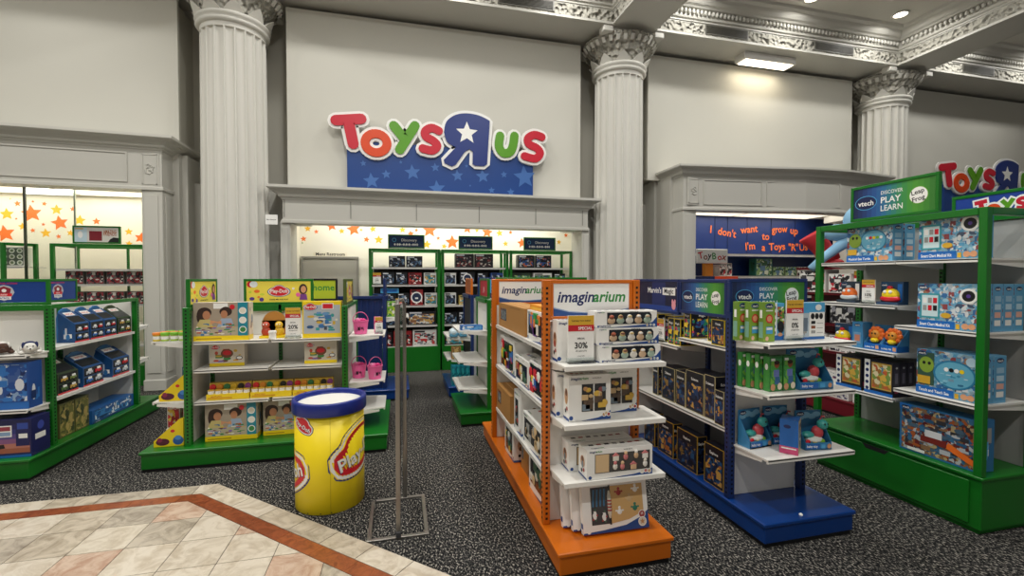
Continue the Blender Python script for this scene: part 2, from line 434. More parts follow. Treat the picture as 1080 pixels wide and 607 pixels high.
# portals: shop fronts let into the wall
def portal(n, plan, zo, zf, zc, ov, panels, smooth=False):
    rt = struct('trim_%d' % n)
    m = MB(); sweep(m, plan, [(-.32, zo), (0, zo), (0, zc-.02), (-.32, zc-.02)], TRIM); m.build('frieze', rt)
    m = MB(); h = zc - zf
    sweep(m, plan, [(-.3,zf),(.012,zf),(.02,zf+.1*h),(.05,zf+.2*h),(.06,zf+.35*h),(ov*.45,zf+.5*h),(ov*.6,zf+.62*h),(ov*.92,zf+.72*h),(ov,zf+.8*h),(ov,zc),(-.3,zc)], TRIM); m.build('cornice', rt)
    m = MB(); sweep(m, plan, [(-.01,zo-.005),(.02,zo-.005),(.02,zo+.03),(.01,zo+.045),(-.01,zo+.045)], TRIM); m.build('lintel_bead', rt)
    m = MB()
    for (ax, ay), (bx_, by) in panels:
        t = Vector((bx_-ax, by-ay)); L = t.length; t.normalize(); U = Vector((t.x, t.y, 0)); N = Vector((t.y, -t.x, 0))
        def st(u0, u1, z0, z1):
            O = Vector((ax, ay, 0)); a = [O+U*u0+N*-.002+Vector((0,0,z0)), O+U*u1+N*-.002+Vector((0,0,z0)), O+U*u1+N*-.002+Vector((0,0,z1)), O+U*u0+N*-.002+Vector((0,0,z1))]
            m.prism(a, N*.016, TRIM)
        z0, z1 = zo+.09, zf-.05; w = .018
        st(0, L, z0, z0+w); st(0, L, z1-w, z1); st(0, w, z0+w, z1-w); st(L-w, L, z0+w, z1-w)
    m.build('panel_moulding', rt); return rt
# left shop front
lp = portal(5, [(-8.9, 7.1), (-3.22, 7.4), (-3.22, 8.2)], 2.82, 3.37, 3.54, .2, [((-5.45, 7.282), (-3.62, 7.378)), ((-8.0, 7.148), (-5.55, 7.277))])
m = MB(); m.box(-3.47, -3.22, 7.4, 7.72, 0, 2.83, TRIM, .006); m.box(-3.44, -3.27, 7.388, 7.4, .25, 2.75, TRIM, .004); m.box(-3.22, -3.205, 7.47, 7.62, .25, 2.75, TRIM, .004)
m.box(-3.3, -3.14, 7.72, 8.25, 0, 3.42, TRIM, .004); m.box(-3.3, -3.07, 7.82, 8.25, 0, 3.42, TRIM, .004)
m.build('pilaster', lp)
m = MB(); m.box(-3.485, -3.205, 7.385, 7.72, 0, .16, TRIM, .01); m.box(-3.2, -2.7, 8.0, 8.05, 0, .14, TRIM); m.build('plinth', lp)
def scroll(mb, x, z, y, s, fl=1):
    pts = [(-.4,.9),(-.1,1.05),(.1,.8),(-.15,.55),(-.5,.3),(-.45,-.2),(0,-.35),(.35,-.1),(.2,.25),(-.1,.15)]
    mb.tube([(x+fl*a*s, y, z+b*s) for a, b in pts], .012, TRIM, 6)
    mb.tube([(x+fl*a*s, y, z+b*s) for a, b in [(.1,.1),(.4,.3),(.5,.6),(.35,.75),(.25,.6)]], .011, TRIM, 6)
def rosette(parent, x0, x1, y, z0, z1, fl):
    m = MB(); m.box(x0, x1, y-.012, y+.01, z0, z1, TRIM, .004); cx, cz = (x0+x1)/2, (z0+z1)/2
    w = .012
    for a in ((x0+.02, x1-.02, z0+.03, z0+.03+w), (x0+.02, x1-.02, z1-.03-w, z1-.03), (x0+.02, x0+.02+w, z0+.03, z1-.03), (x1-.02-w, x1-.02, z0+.03, z1-.03)):
        m.box(a[0], a[1], y-.02, y, a[2], a[3], TRIM)
    scroll(m, cx, cz-.03, y-.014, .1, fl); m.build('carved_block', parent)
rosette(lp, -3.47, -3.25, 7.398, 2.86, 3.34, 1)
# centre shop front
cp = portal(6, [(-1.68, 7.95), (-1.68, 7.42), (3.2, 7.42), (3.2, 7.95)], 2.42, 2.76, 2.95, .18, [])
m = MB()
for x in (-1.66, -.72, .27, 1.28, 2.25, 3.1): m.box(x-.006, x+.006, 7.412, 7.42, 2.5, 2.76, TRIMD)
m.build('joint', cp)
for x0, x1 in ((-1.72, -1.585), (3.1, 3.24)):
    m = MB(); m.box(x0, x1, 7.44, 7.9, 0, 2.44, TRIM, .006); m.box(x0+.03, x1-.03, 7.428, 7.44, .2, 2.35, TRIM, .004); m.build('pilaster', cp)
# right shop front, bowed
RP = [(4.8, 8.0), (4.8, 7.0), (6.3, 6.83), (7.1, 6.7), (7.9, 6.69), (9.1, 6.88), (9.35, 8.0)]
rp = portal(7, RP, 2.78, 3.36, 3.53, .17, [((5.17, 6.958), (6.28, 6.832)), ((6.36, 6.82), (7.85, 6.691))])
m = MB(); m.box(4.8, 5.06, 7.0, 7.35, 0, 2.8, TRIM, .006); m.box(4.74, 4.88, 7.3, 8.3, 0, 3.42, TRIM, .004); m.box(4.69, 4.88, 7.75, 8.3, 0, 3.42, TRIM, .004); m.box(4.85, 5.0, 6.988, 7.0, .25, 2.7, TRIM, .004); m.build('pilaster', rp)
m = MB(); m.box(9.0, 9.35, 6.9, 7.4, 0, 2.8, TRIM, .006); m.box(9.27, 9.35, 7.4, 8.05, 0, 3.4, TRIM); m.build('pilaster', rp)
rosette(rp, 4.86, 5.1, 6.972, 2.86, 3.34, -1)

# shop interiors behind the portals
wall('wall_left_shop_side', -6.6, -6.5, 7.3, 9.05, 0, 3.0, CREAM)
wall('wall_left_shop_end', -3.6, -3.48, 7.75, 9.05, 0, 3.0, CREAM)
wall('wall_centre_shop_left', -1.8, -1.68, 7.95, 9.05, 0, 2.9, CREAM)
wall('wall_centre_shop_right', 3.45, 3.57, 7.95, 9.05, 0, 2.9, CREAM)
wall('wall_centre_shop_back', -1.68, 3.45, 8.6, 8.7, 0, 2.9, CREAM)
wall('wall_right_shop_left', 4.9, 5.0, 7.9, 9.05, 0, 3.0, NAVY)
wall('wall_right_shop_back', 5.0, 10.6, 8.6, 8.75, 0, 3.0, mat('#102c6c', .45))
wall('ceiling_left_shop', -8.9, -3.4, 7.75, 9.05, 2.95, 3.0, WHITE)
wall('ceiling_centre_shop', -1.68, 3.5, 7.75, 9.05, 2.86, 2.92, WHITE)
wall('ceiling_right_shop', 4.9, 10.6, 7.3, 9.05, 2.95, 3.0, WHITE)
m = MB()
for x in (6.2, 6.69, 7.01, 7.52, 8.16, 8.81): m.box(x-.006, x+.006, 8.592, 8.6, 1.5, 2.95, mat('#0d2150', .6))
struct('trim_8', m)
# door to the washroom passage
m = MB(); m.box(-1.62, -.74, 8.57, 8.6, 0, 1.93, mat('#a9a69c', .6)); m.box(-1.655, -1.62, 8.55, 8.6, 0, 1.965, TRIMD); m.box(-.74, -.705, 8.55, 8.6, 0, 1.965, TRIMD); m.box(-1.62, -.74, 8.55, 8.6, 1.93, 1.965, TRIMD)
struct('door_1', m)
# printed stars on the shop walls
SC = [mat('#eeb52c', .5), mat('#ee7429', .5), mat('#7d9a4a', .5)]
def stars(name, lst, y, x0, x1):
    m = MB(); m.face((x0, y, 0), (1,0,0), (0,0,1), x1-x0, 3.0)
    rr = random.Random(5)
    for x, z, r, c in lst:
        m.layer = 0; m.star((x-x0)/(x1-x0), z/3.0, r*1.12, SC[c], .47, 90+rr.uniform(-12, 12))
    return struct(name, m)
stars('wall_star_print_centre', [(-1.55,2.45,.053,0),(-1.62,2.27,.048,1),(-1.41,2.4,.037,1),(-1.16,2.51,.087,1),(-.99,2.42,.049,0),(-.79,2.46,.111,1),(-.57,2.28,.051,1),(-.36,2.28,.074,0),(-.46,2.47,.057,0),(.06,2.47,.058,0),(.21,2.4,.059,1),(.31,2.47,.036,1),(.55,2.48,.132,1),(.5,2.21,.072,0),(.71,2.33,.036,1),(.97,2.26,.123,1),(.82,2.18,.049,0),(1.26,2.52,.088,1),(1.64,2.46,.102,1),(1.88,2.45,.065,0),(2.0,2.25,.052,0),(2.1,2.47,.039,1),(2.33,2.27,.093,1),(3.09,2.3,.048,0),(3.24,2.44,.042,1),(-1.64,2.2,.016,2),(-.66,2.45,.028,0),(1.44,2.49,.038,0)], 8.6, -1.68, 3.45)
stars('wall_star_print_left', [(-6.02,2.6,.089,0),(-5.88,2.77,.045,1),(-5.7,2.62,.13,1),(-6.05,2.29,.127,1),(-5.82,2.41,.058,0),(-5.69,2.35,.036,1),(-5.53,2.78,.036,1),(-5.37,2.69,.08,0),(-5.33,2.48,.113,1),(-5.52,2.31,.072,0),(-5.35,2.26,.037,1),(-5.19,2.32,.05,0),(-5.15,2.71,.04,1),(-5.06,2.53,.081,0),(-4.83,2.52,.055,1),(-4.38,2.36,.057,0),(-4.21,2.26,.086,1),(-4.38,2.16,.05,0),(-5.97,2.84,.013,0),(-5.68,2.81,.023,1),(-5.9,2.53,.019,1),(-5.55,2.45,.026,1)], 8.93, -6.5, -3.6)
wall('wall_left_shop_back', -6.5, -3.6, 8.93, 9.05, 0, 2.95, mat('#e6e1d0', .6))
# display glass in the left shop front: two panes with a dark edge
m = MB(); m.prism([(-4.93, 7.62, 0), (-4.925, 7.62, 0), (-4.705, 8.2, 0), (-4.71, 8.2, 0)], (0, 0, 2.9), glassy()); m.box(-4.945, -4.925, 7.6, 7.63, 0, 2.93, mat('#23301f', .4)); m.box(-4.72, -4.70, 8.2, 8.22, 0, 2.93, mat('#8a9484', .4)); struct('window_1', m)

# lamps
def lamp(kind, name, loc, energy, size=.3, rot=(0,0,0), col=(1,.98,.93), sy=None, spread=180, blend=.5, angle=120):
    l = bpy.data.lights.new(name, kind); l.energy = energy; l.color = col
    if kind == 'AREA':
        l.shape = 'RECTANGLE' if sy else 'DISK'; l.size = size; l.spread = R(spread)
        if sy: l.size_y = sy
    if kind == 'SPOT': l.spot_size = R(angle); l.spot_blend = blend; l.shadow_soft_size = size
    o = bpy.data.objects.new(name, l); o.location = loc; o.rotation_euler = [R(a) for a in rot]; C.objects.link(o); return o
GLOW = emit('#fff4e0', 9)
SPOTS = [(x, 6.4) for x in (-4.5, -1.2, .75, 2.6, 4.87, 6.84, 8.81, 11.0, 13.0)] + [(x, 4.2) for x in (-6.5, -4.2, -.6, 2.1, 5.4, 8.2)] + [(x, y) for y in (1.6, -1.2) for x in (-4.2, -.6, 2.1)]
where = {6.84: 'near the vent grilles', 8.81: 'in the coffer corner by the fluted column'}
for x, y in SPOTS:
    if y == 6.4 and x in where:
        t = thing('recessed_downlight', 'small round recessed ceiling downlight ' + where[x], 'downlight', (x, y, 6.35), 'ceiling downlights')
        m = MB(); m.lathe((x, y, 0), [(.1,6.349),(.135,6.345),(.14,6.335),(.1,6.33)], 24, WHITE, False); m.build('trim_ring', t, True)
        m = MB(); m.lathe((x, y, 0), [(.0,6.338),(.1,6.338)], 24, GLOW, False); m.build('lens', t)
    lamp('AREA', 'downlight_lamp', (x, y, 6.32), LWALL if y == 6.4 else LMAIN, .2, spread=170)
def vent(x0, x1, label):
    t = thing('vent_grille', label, 'vent', (x0, 6.98, 5.85), 'vent grilles in the ceiling frieze')
    m = MB(); m.box(x0, x1, 6.972, 6.986, 5.835, 6.0, mat('#6f6d66', .5)); m.build('frame', t)
    m = MB(); m.box(x0+.02, x1-.02, 6.97, 6.973, 5.85, 5.985, mat('#38372f', .6))
    for i in range(7): m.box(x0+.025, x1-.025, 6.962, 6.97, 5.858+i*.018, 5.864+i*.018, mat('#5f5d55', .5))
    m.build('louvre', t)
vent(1.5, 2.42, 'grey vent grille in the frieze above the big shop sign'); vent(5.19, 6.07, 'grey vent grille in the frieze between column and ceiling light')
vent(7.53, 8.45, 'grey vent grille in the frieze right of the boxy ceiling light'); vent(11.3, 12.2, 'grey vent grille in the frieze beyond the last fluted column')
t = thing('ceiling_light', 'boxy white ceiling light fixed under the beam, glowing warm', 'ceiling light', (6.8, 7.3, 5.6))
m = MB(); m.box(6.2, 7.35, 7.2, 7.46, 5.64, 5.769, WHITE, .006); m.build('housing', t)
m = MB(); m.box(6.25, 7.3, 7.225, 7.44, 5.63, 5.641, emit('#fff0d2', 6)); m.build('diffuser', t)
lamp('AREA', 'ceiling_light_lamp', (6.78, 7.34, 5.62), 4.5, 1.0, sy=.2, col=(1,.88,.68))
# luminous ceilings of the shops
LUM = emit('#fbf1da', 1.15)
for i, (x0, x1, y0, y1, z) in enumerate(((-6.4, -5.05, 7.85, 8.85, 2.945), (-4.98, -3.7, 7.85, 8.85, 2.945), (5.1, 7.0, 7.6, 8.5, 2.945), (7.05, 9.0, 7.4, 8.5, 2.945))):
    t = thing('light_panel', ('luminous white ceiling panel over the left shop, ' if i < 2 else 'luminous white ceiling panel over the blue slogan wall, ') + ('outer one', 'inner one by the pilaster', 'near the pilaster', 'near the green bay')[i], 'ceiling light', (x0, y0, z), 'luminous ceiling panels')
    m = MB(); m.box(x0, x1, y0, y1, z-.015, z, LUM); m.build('diffuser', t)
    m = MB()
    for a in ((x0-.02, x1+.02, y0-.02, y0), (x0-.02, x1+.02, y1, y1+.02), (x0-.02, x0, y0, y1), (x1, x1+.02, y0, y1)): m.box(*a, z-.02, z, WHITE)
    m.build('frame', t)
    lamp('AREA', 'shop_lamp', ((x0+x1)/2, (y0+y1)/2, z-.03), LSHOP, x1-x0, sy=y1-y0, col=(1,.97,.88))
lamp('AREA', 'shop_strip_lamp', (.9, 7.9, 2.83), LSHOP*4.2, 4.6, sy=.15, rot=(35, 0, 0), col=(1,.97,.88))
w = bpy.data.worlds.new('store'); bpy.context.scene.world = w; w.use_nodes = True
w.node_tree.nodes['Background'].inputs[0].default_value = (1, .98, .95, 1); w.node_tree.nodes['Background'].inputs[1].default_value = LWORLD
# ================================================================ THE BIG WALL SIGN
def stroke(mb, pts, w, m, y0, y1, closed=False, jn=10):
    """bar-shaped letter stroke in the x-z plane, between depths y0 (back) and y1 (front)"""
    P = [Vector((a, b)) for a, b in pts]; d = Vector((0, y1-y0, 0)); g = 0
    for a, b in zip(P, P[1:]):
        d.y -= .0005; t = (b-a).normalized(); n = Vector((-t.y, t.x))*w/2
        mb.prism([(q.x, y0, q.y) for q in (a+n, a-n, b-n, b+n)], d, m)
    for i, a in enumerate(P):
        k = w/2; d.y -= .0003
        mb.prism([(a.x+k*math.cos(2*math.pi*q/jn), y0, a.y+k*math.sin(2*math.pi*q/jn)) for q in range(jn)], d, m)
def smooth2(pts, n=4):
    """Catmull-Rom through the points"""
    o = []; P = [pts[0]] + list(pts) + [pts[-1]]
    for i in range(1, len(P)-2):
        for k in range(n):
            t = k/n; a, b, c, d = P[i-1], P[i], P[i+1], P[i+2]
            o.append(tuple(.5*(2*b[j] + (c[j]-a[j])*t + (2*a[j]-5*b[j]+4*c[j]-d[j])*t*t + (3*b[j]-a[j]-3*c[j]+d[j])*t**3) for j in (0, 1)))
    return o + [pts[-1]]
SR, SO, SG, SB = mat('#c8142f', .4), mat('#dc4405', .4), mat('#589a12', .4), mat('#0e2c78', .4)
RBODY = smooth2([(.713,3.945),(.75,4.11),(.88,4.225),(1.058,4.275),(1.274,4.262),(1.44,4.2)], 4) + [(1.468,4.18),(1.455,3.98),(1.42,3.47),(1.37,3.436),(1.22,3.436),(1.178,3.46),(1.185,3.66),(1.13,3.70),(1.06,3.66),(.90,3.43),(.84,3.40),(.72,3.45),(.71,3.5),(.905,3.715)] + smooth2([(.87,3.73),(.765,3.79),(.713,3.945)], 3)[:-1]
def fan(mb, poly, c, grow, y0, y1, m):
    """outline fanned from an inner point, grown outward by grow"""
    n = len(poly); Q = []
    for i in range(n):
        a, b, d = Vector(poly[i-1]), Vector(poly[i]), Vector(poly[(i+1) % n])
        t = (d-a).normalized(); Q.append(b + Vector((t.y, -t.x))*(-grow))
    v = [(c[0], y1, c[1])] + [(q.x, y1, q.y) for q in Q] + [(q.x, y0, q.y) for q in Q]
    f = [(0, 1+i, 1+(i+1) % n) for i in range(n)] + [(1+i, 1+n+i, 1+n+(i+1) % n, 1+(i+1) % n) for i in range(n)]
    mb.add(v, f, m)
SPA = smooth2([(.63,3.955),(.515,3.992),(.415,3.93),(.43,3.845),(.546,3.785),(.602,3.71),(.524,3.634),(.375,3.655)], 4)
SPB = smooth2([(2.365,3.985),(2.236,4.012),(2.122,3.945),(2.137,3.85),(2.275,3.79),(2.335,3.705),(2.248,3.611),(2.06,3.64)], 4)
UP_ = smooth2([(1.64,3.95),(1.622,3.78),(1.69,3.675),(1.8,3.69),(1.858,3.79),(1.885,3.965)], 4)
OC = [(-.34+.165*math.cos(R(a)), 3.692+.148*math.sin(R(a))) for a in range(0, 361, 15)]
LET = [('T', SR, [([(-.93,4.0),(-.56,4.052)], .16), ([(-.745,3.99),(-.68,3.66)], .165)]), ('o', SO, [(OC, .135)]), ('y', SG, [([(-.07,3.985),(.09,3.79)], .15), ([(.255,4.01),(.02,3.62)], .15)]),
       ('s', SR, [(SPA, .135)]), ('u', SG, [(UP_, .145)]), ('s', SR, [(SPB, .135)])]
def shop_sign(x, label):
    t = thing('shop_sign', label, 'sign', (x, 7.6, 2.95))
    m = MB(); m.box(x-.777, x+2.226, 7.5, 7.615, 2.962, 3.72, mat('#123f84', .4), .004)
    m.face((x-.777, 7.5, 2.962), (1,0,0), (0,0,1), 3.003, .758); LS = mat('#3f6aac', .4)
    for u, v, r in ((.08,.55,.05),(.12,.2,.13),(.195,.35,.075),(.33,.42,.13),(.45,.55,.075),(.46,.1,.14),(.57,.4,.1),(.71,.42,.12),(.76,.12,.06),(.83,.48,.06),(.95,.45,.2),(.87,.1,.07),(.27,.62,.03),(.64,.2,.02),(.62,.62,.03)):
        m.layer = 0; m.star(u, v, r, LS, .45, 96)
    m.build('blue_star_panel', t)
    m = MB()
    for ch, col, st in LET:
        for p, w in st: stroke(m, [(x+a, b) for a, b in p], w+.09, INKW, 7.5, 7.475)
    fan(m, [(x+a, b) for a, b in RBODY], (x+1.2, 3.9), .05, 7.5, 7.473, INKW); m.build('white_outline', t)
    for i, (ch, col, st) in enumerate(LET):
        if i == 4:
            q = MB(); fan(q, [(x+a, b) for a, b in RBODY], (x+1.2, 3.9), 0, 7.473, 7.455, SB); o = q.build('letter', t)
            q = MB(); q.face((x, 7.4535, 3.0), (1,0,0), (0,0,1), 3, 1); q.star(1.085/3, .955, .185, INKW, .45); q.build('star', o)
        q = MB()
        for p, w in st: stroke(q, [(x+a, b) for a, b in p], w, col, 7.4635, 7.455)
        q.build('letter', t)
    q = MB(); q.face((x+2.40, 7.618, 3.98), (1,0,0), (0,0,1), .12, .12); q.ell(.5, .5, .055, .055, INKK, 20); q.ell(.5, .5, .045, .045, PANEL, 20); q.txt('R', .5, .3, .05, INKK, 'c'); q.build('trade_mark', t)
shop_sign(0, 'big multicoloured toy shop sign on the panel above the middle shop front')
shop_sign(12.45, 'partly hidden toy shop sign high on the far wall beyond the green bay')

# ================================================================ FIXTURE KIT
def post(rt, x, y, z0, z1, mt, w=.042, slots=(), name='upright'):
    m = MB(); m.box(x-w/2, x+w/2, y-w/2, y+w/2, z0, z1, mt, .003); h = w/2 + .0008
    for s in slots:
        z = z0 + .03
        while z < z1 - .03:
            if s == 'S': m.poly([(x-.007, y-h, z), (x+.007, y-h, z), (x+.007, y-h, z+.014), (x-.007, y-h, z+.014)], SLOT)
            if s == 'W': m.poly([(x-h, y+.007, z), (x-h, y-.007, z), (x-h, y-.007, z+.014), (x-h, y+.007, z+.014)], SLOT)
            if s == 'E': m.poly([(x+h, y-.007, z), (x+h, y+.007, z), (x+h, y+.007, z+.014), (x+h, y-.007, z+.014)], SLOT)
            z += .03
    return m.build(name, rt)
def bar(rt, name, x0, x1, y0, y1, z0, z1, mt, c=.003):
    m = MB(); m.box(x0, x1, y0, y1, z0, z1, mt, c); return m.build(name, rt)
def shelf(rt, x0, x1, y0, y1, z, side='S', tap=.012, mt=None, lip=.026, br=True):
    """top at z; side = which way its open front faces; narrows slightly towards the front"""
    mt = mt or SHELF; m = MB(); t = tap
    q = {'S': [(x0,y1),(x0+t,y0),(x1-t,y0),(x1,y1)], 'N': [(x0+t,y1),(x0,y0),(x1,y0),(x1-t,y1)], 'W': [(x1,y0),(x1,y1),(x0,y1-t),(x0,y0+t)], 'E': [(x0,y0),(x1,y0+t),(x1,y1-t),(x0,y1)]}[side]
    if side == 'S': q = [q[0], q[1], q[2], q[3]]
    m.prism([(a, b, z-.012) for a, b in q], (0, 0, .012), mt)
    e = .014
    if side == 'S': m.box(x0+t, x1-t, y0, y0+e, z-lip, z-.002, mt, .002)
    if side == 'N': m.box(x0+t, x1-t, y1-e, y1, z-lip, z-.002, mt, .002)
    if side == 'W': m.box(x0, x0+e, y0+t, y1-t, z-lip, z-.002, mt, .002)
    if side == 'E': m.box(x1-e, x1, y0+t, y1-t, z-lip, z-.002, mt, .002)
    o = m.build('shelf', rt)
    if br:
        for k in (0, 1):
            b = MB(); th = .006
            if side in 'SN':
                xx = (x0+.012 if k == 0 else x1-.012-th); ya, yb = (y1, y0+.05) if side == 'S' else (y0, y1-.05)
                b.prism([(xx, ya, z-.012), (xx, yb, z-.012), (xx, yb, z-.03), (xx, ya, z-.062)], (th, 0, 0), mt)
            else:
                yy = (y0+.012 if k == 0 else y1-.012-th); xa, xb = (x1, x0+.05) if side == 'W' else (x0, x1-.05)
                b.prism([(xa, yy, z-.012), (xb, yy, z-.012), (xb, yy, z-.03), (xa, yy, z-.062)], (0, th, 0), mt)
            b.build('bracket', o)
    return o
def plinth(rt, x0, x1, y0, y1, h, mt, name='base'):
    m = MB(); m.box(x0+.02, x1-.02, y0+.02, y1-.02, .0, .03, BLACK); m.box(x0+.012, x1-.012, y0+.012, y1-.012, .025, h-.02, mt, .004); m.box(x0, x1, y0, y1, h-.024, h, mt, .005)
    return m.build(name, rt)
def header(rt, axis, c, a0, a1, z0, z1, frame, art, both=False, th=.03, bw=.022):
    """framed sign; axis 'y': lies along x at y = c facing -Y; 'x': lies along y at x = c facing -X or +X (art called with a ready face)"""
    m = MB()
    def seg(p0, p1, q0, q1):
        if axis == 'y': m.box(p0, p1, c-th/2, c+th/2, q0, q1, frame, .002)
        else: m.box(c-th/2, c+th/2, p0, p1, q0, q1, frame, .002)
    seg(a0, a1, z0, z0+bw); seg(a0, a1, z1-bw, z1); seg(a0, a0+bw, z0+bw, z1-bw); seg(a1-bw, a1, z0+bw, z1-bw)
    o = m.build('sign_frame', rt); p = MB(); t2 = th/2-.006; a0 += bw; a1 -= bw; z0 += bw; z1 -= bw; W, H = a1-a0, z1-z0
    if axis == 'y':
        p.box(a0, a1, c-t2, c+t2, z0, z1, PWHITE); p.face((a0, c-t2, z0), (1,0,0), (0,0,1), W, H); art(p)
        if both: p.face((a1, c+t2, z0), (-1,0,0), (0,0,1), W, H); art(p)
    else:
        p.box(c-t2, c+t2, a0, a1, z0, z1, PWHITE); p.face((c-t2, a1, z0), (0,-1,0), (0,0,1), W, H); art(p)
        if both: p.face((c+t2, a0, z0), (0,1,0), (0,0,1), W, H); art(p)
    p.build('sign_print', o); return o
# ---------- sign artwork
def art_imaginarium(p):
    p.rect(0, 0, 1, 1, INKW); W, H = p.F[4], p.F[5]
    p.pol([(0,0),(1,0),(1,.2),(.8,.1),(.5,.06),(.2,.12),(0,.24)], mat('#2a4f8f', .4)); p.pol([(0,.24),(.2,.12),(.5,.06),(.8,.1),(1,.2),(1,.23),(.8,.13),(.5,.09),(.2,.15),(0,.28)], mat('#9fb4d4', .4))
    h = min(H*.36, W*.138); tw = (text_poly('imagin', .03, .22)[2]+.0)*h; tw2 = text_poly('arium', .03, .22)[2]*h; g = .5-(tw+tw2-.14*h)/2/W
    p.txt('imagin', g, .43, h, INKB, bold=.03, shear=.22); p.txt('arium', g+(tw-.14*h)/W, .43, h, INKG, bold=.03, shear=.22)
def vt_logo(p, u, v, r, k=.62): p.ell(u, v, r*1.06, r*k*1.1, LBLUE, 24); p.ell(u, v, r, r*k, mat('#14214f', .4), 24); p.txt('vtech', u, v-.26*r/p.F[5], r*.5, INKW, 'c', fit=r*1.6)
def art_vtech(p):
    H, W = p.F[5], p.F[4]
    n = 16
    cs = ['#16264f', '#1a2f60', '#1d3a72', '#204683', '#235291', '#275f98', '#2a6c96', '#2d7887', '#318175', '#36885c', '#3c8e48', '#45933a', '#4d9632', '#489030', '#3f862e', '#36792c']
    L = p.layer
    for i in range(n): p.layer = L; p.rect(i/n, 0, (i+1)/n, 1, mat(cs[i], .4))
    vt_logo(p, .17, .5, min(.14*W, .36*H)); x = .37
    p.txt('DISCOVER', x, .7, H*.12, INKW, fit=.27*W, bold=.005); p.txt('PLAY', x, .42, H*.2, INKW, fit=.27*W, bold=.03); p.txt('LEARN', x, .16, H*.19, INKW, fit=.27*W, bold=.01)
    r = min(.1*W, .3*H); p.ell(.82, .5, r*1.06, r*1.06, LIME, 24); p.ell(.82, .5, r, r, INKW, 24)
    p.txt('Leap', .815, .54, r*.58, INKK, 'c', bold=.03, rot=12); p.txt('Frog', .825, .5-.17, r*.58, INKK, 'c', bold=.03, rot=12)
def art_marvin(p):
    H, W = p.F[5], p.F[4]; p.rect(0, 0, 1, 1, mat('#171c3d', .4)); p.rect(.0, 0, 1, .16, mat('#1d3f8f', .4)); p.rect(.45, .16, .75, 1, mat('#1b2c66', .4))
    p.txt("Marvin's", .66, .6, H*.2, INKW, 'r', fit=.4*W, bold=.03); p.rect(.69, .54, .96, .8, INKW); p.txt('Magic', .825, .6, H*.18, INKK, 'c', fit=.24*W, bold=.03); p.txt('TM', .965, .78, H*.04, INKW)
    p.ell(.93, .2, .028, .035, mat('#e89aa8', .5), 14); p.ell(.905, .33, .012, .02, mat('#e89aa8', .5), 10); p.ell(.955, .33, .012, .02, mat('#e89aa8', .5), 10)
def pd_logo(p, u, v, r):
    for s, mt in ((1.22, mat('#20418f', .4)), (1.12, INKW), (1, RED)):
        p.ell(u, v, r*s, r*.48*s, mt, 24); p.ell(u, v+.26*r/p.F[5], r*.55*s, r*.42*s, mt, 20); p.ell(u-.45*r/p.F[4], v+.08*r/p.F[5], r*.45*s, r*.38*s, mt, 16); p.ell(u+.45*r/p.F[4], v+.08*r/p.F[5], r*.45*s, r*.38*s, mt, 16)
    p.txt('Play-Doh', u, v-.12*r/p.F[5], r*.42, INKW, 'c', fit=r*1.75, bold=.04)
def art_playdoh(p):
    W, H = p.F[4], p.F[5]; p.rect(0, 0, 1, 1, mat('#f0dc52', .4)); r = random.Random(2)
    for i in range(26):
        u, v = r.uniform(.03, .97), r.uniform(.1, .93)
        if abs(u-.5) < .22 or u > .8: continue
        p.layer = 2; p.ell(u, v, r.uniform(.008, .026), r.uniform(.008, .02), r.choice([RED, ORNG, mat('#8a4a20', .5), INKW, mat('#c9d43a', .5), PURP]), 9)
    p.ell(.06, .85, .03, .03, RED, 14); p.ell(.11, .85, .035, .03, mat('#dfe6ea', .5), 14)
    p.layer = 4; pd_logo(p, .5, .5, min(.17*W, .42*H)); p.txt('SHAPE, MIX AND PLAY', .5, .1, .012, INKK, 'c')
    p.ell(.88, .62, .038, .05, HAIR); p.ell(.885, .6, .024, .034, SKIN); p.pol([(.82,.1),(.95,.1),(.93,.38),(.84,.38)], mat('#7b3f8f', .5)); p.ell(.8, .35, .02, .02, PINK)
def badge(p, u, v, r):
    p.pol([(u+a*r/p.F[4], v+b*r/p.F[5]) for a, b in ((-1,.75),(-.6,1.05),(0,1.2),(.6,1.05),(1,.75),(1.25,.1),(.9,-.5),(.5,-.9),(0,-1.15),(-.5,-.9),(-.9,-.5),(-1.25,.1))], mat('#b9bec6', .4))
    p.pol([(u+a*r/p.F[4], v+b*r/p.F[5]) for a, b in ((-.85,.65),(0,1.0),(.85,.65),(.7,-.1),(0,-.35),(-.7,-.1))], mat('#8f2030', .4))
    p.ell(u, v+.38*r/p.F[5], .3*r, .26*r, INKW, 12)
    p.rect(u-.95*r/p.F[4], v-.45*r/p.F[5], u+.95*r/p.F[4], v-.02*r/p.F[5], RED); p.txt('PAW', u, v-.36*r/p.F[5], r*.26, INKW, 'c', fit=r*1.7, bold=.03); p.rect(u-.85*r/p.F[4], v-.95*r/p.F[5], u+.85*r/p.F[4], v-.5*r/p.F[5], INKW); p.txt('PATROL', u, v-.85*r/p.F[5], r*.27, mat('#1a3c8c', .4), 'c', fit=r*1.5, bold=.03)
def art_paw(u):
    def f(p): p.rect(0, 0, 1, 1, mat('#123e8c', .4)); p.txt('READY FOR ACTION', u, .88, .014, RED, 'c', bold=.02); badge(p, u, .45, .33*p.F[5])
    return f
def art_discovery(p):
    W, H = p.F[4], p.F[5]; p.rect(0, 0, 1, 1, mat('#143463', .4)); p.txt('Discovery', .58, .52, H*.24, INKW, 'c', fit=.66*W, bold=.04); p.ell(.14, .63, .035, .035, LBLUE, 16); p.ell(.14, .63, .024, .024, mat('#143463', .4), 16)
    for u in (.16, .24, .3, .42, .5, .58, .7, .76, .82): p.ell(u, .24, .016, .02, INKW, 8)
    p.txt('fun toys for you', .5, .18, H*.12, INKW, 'c', fit=.7*W)
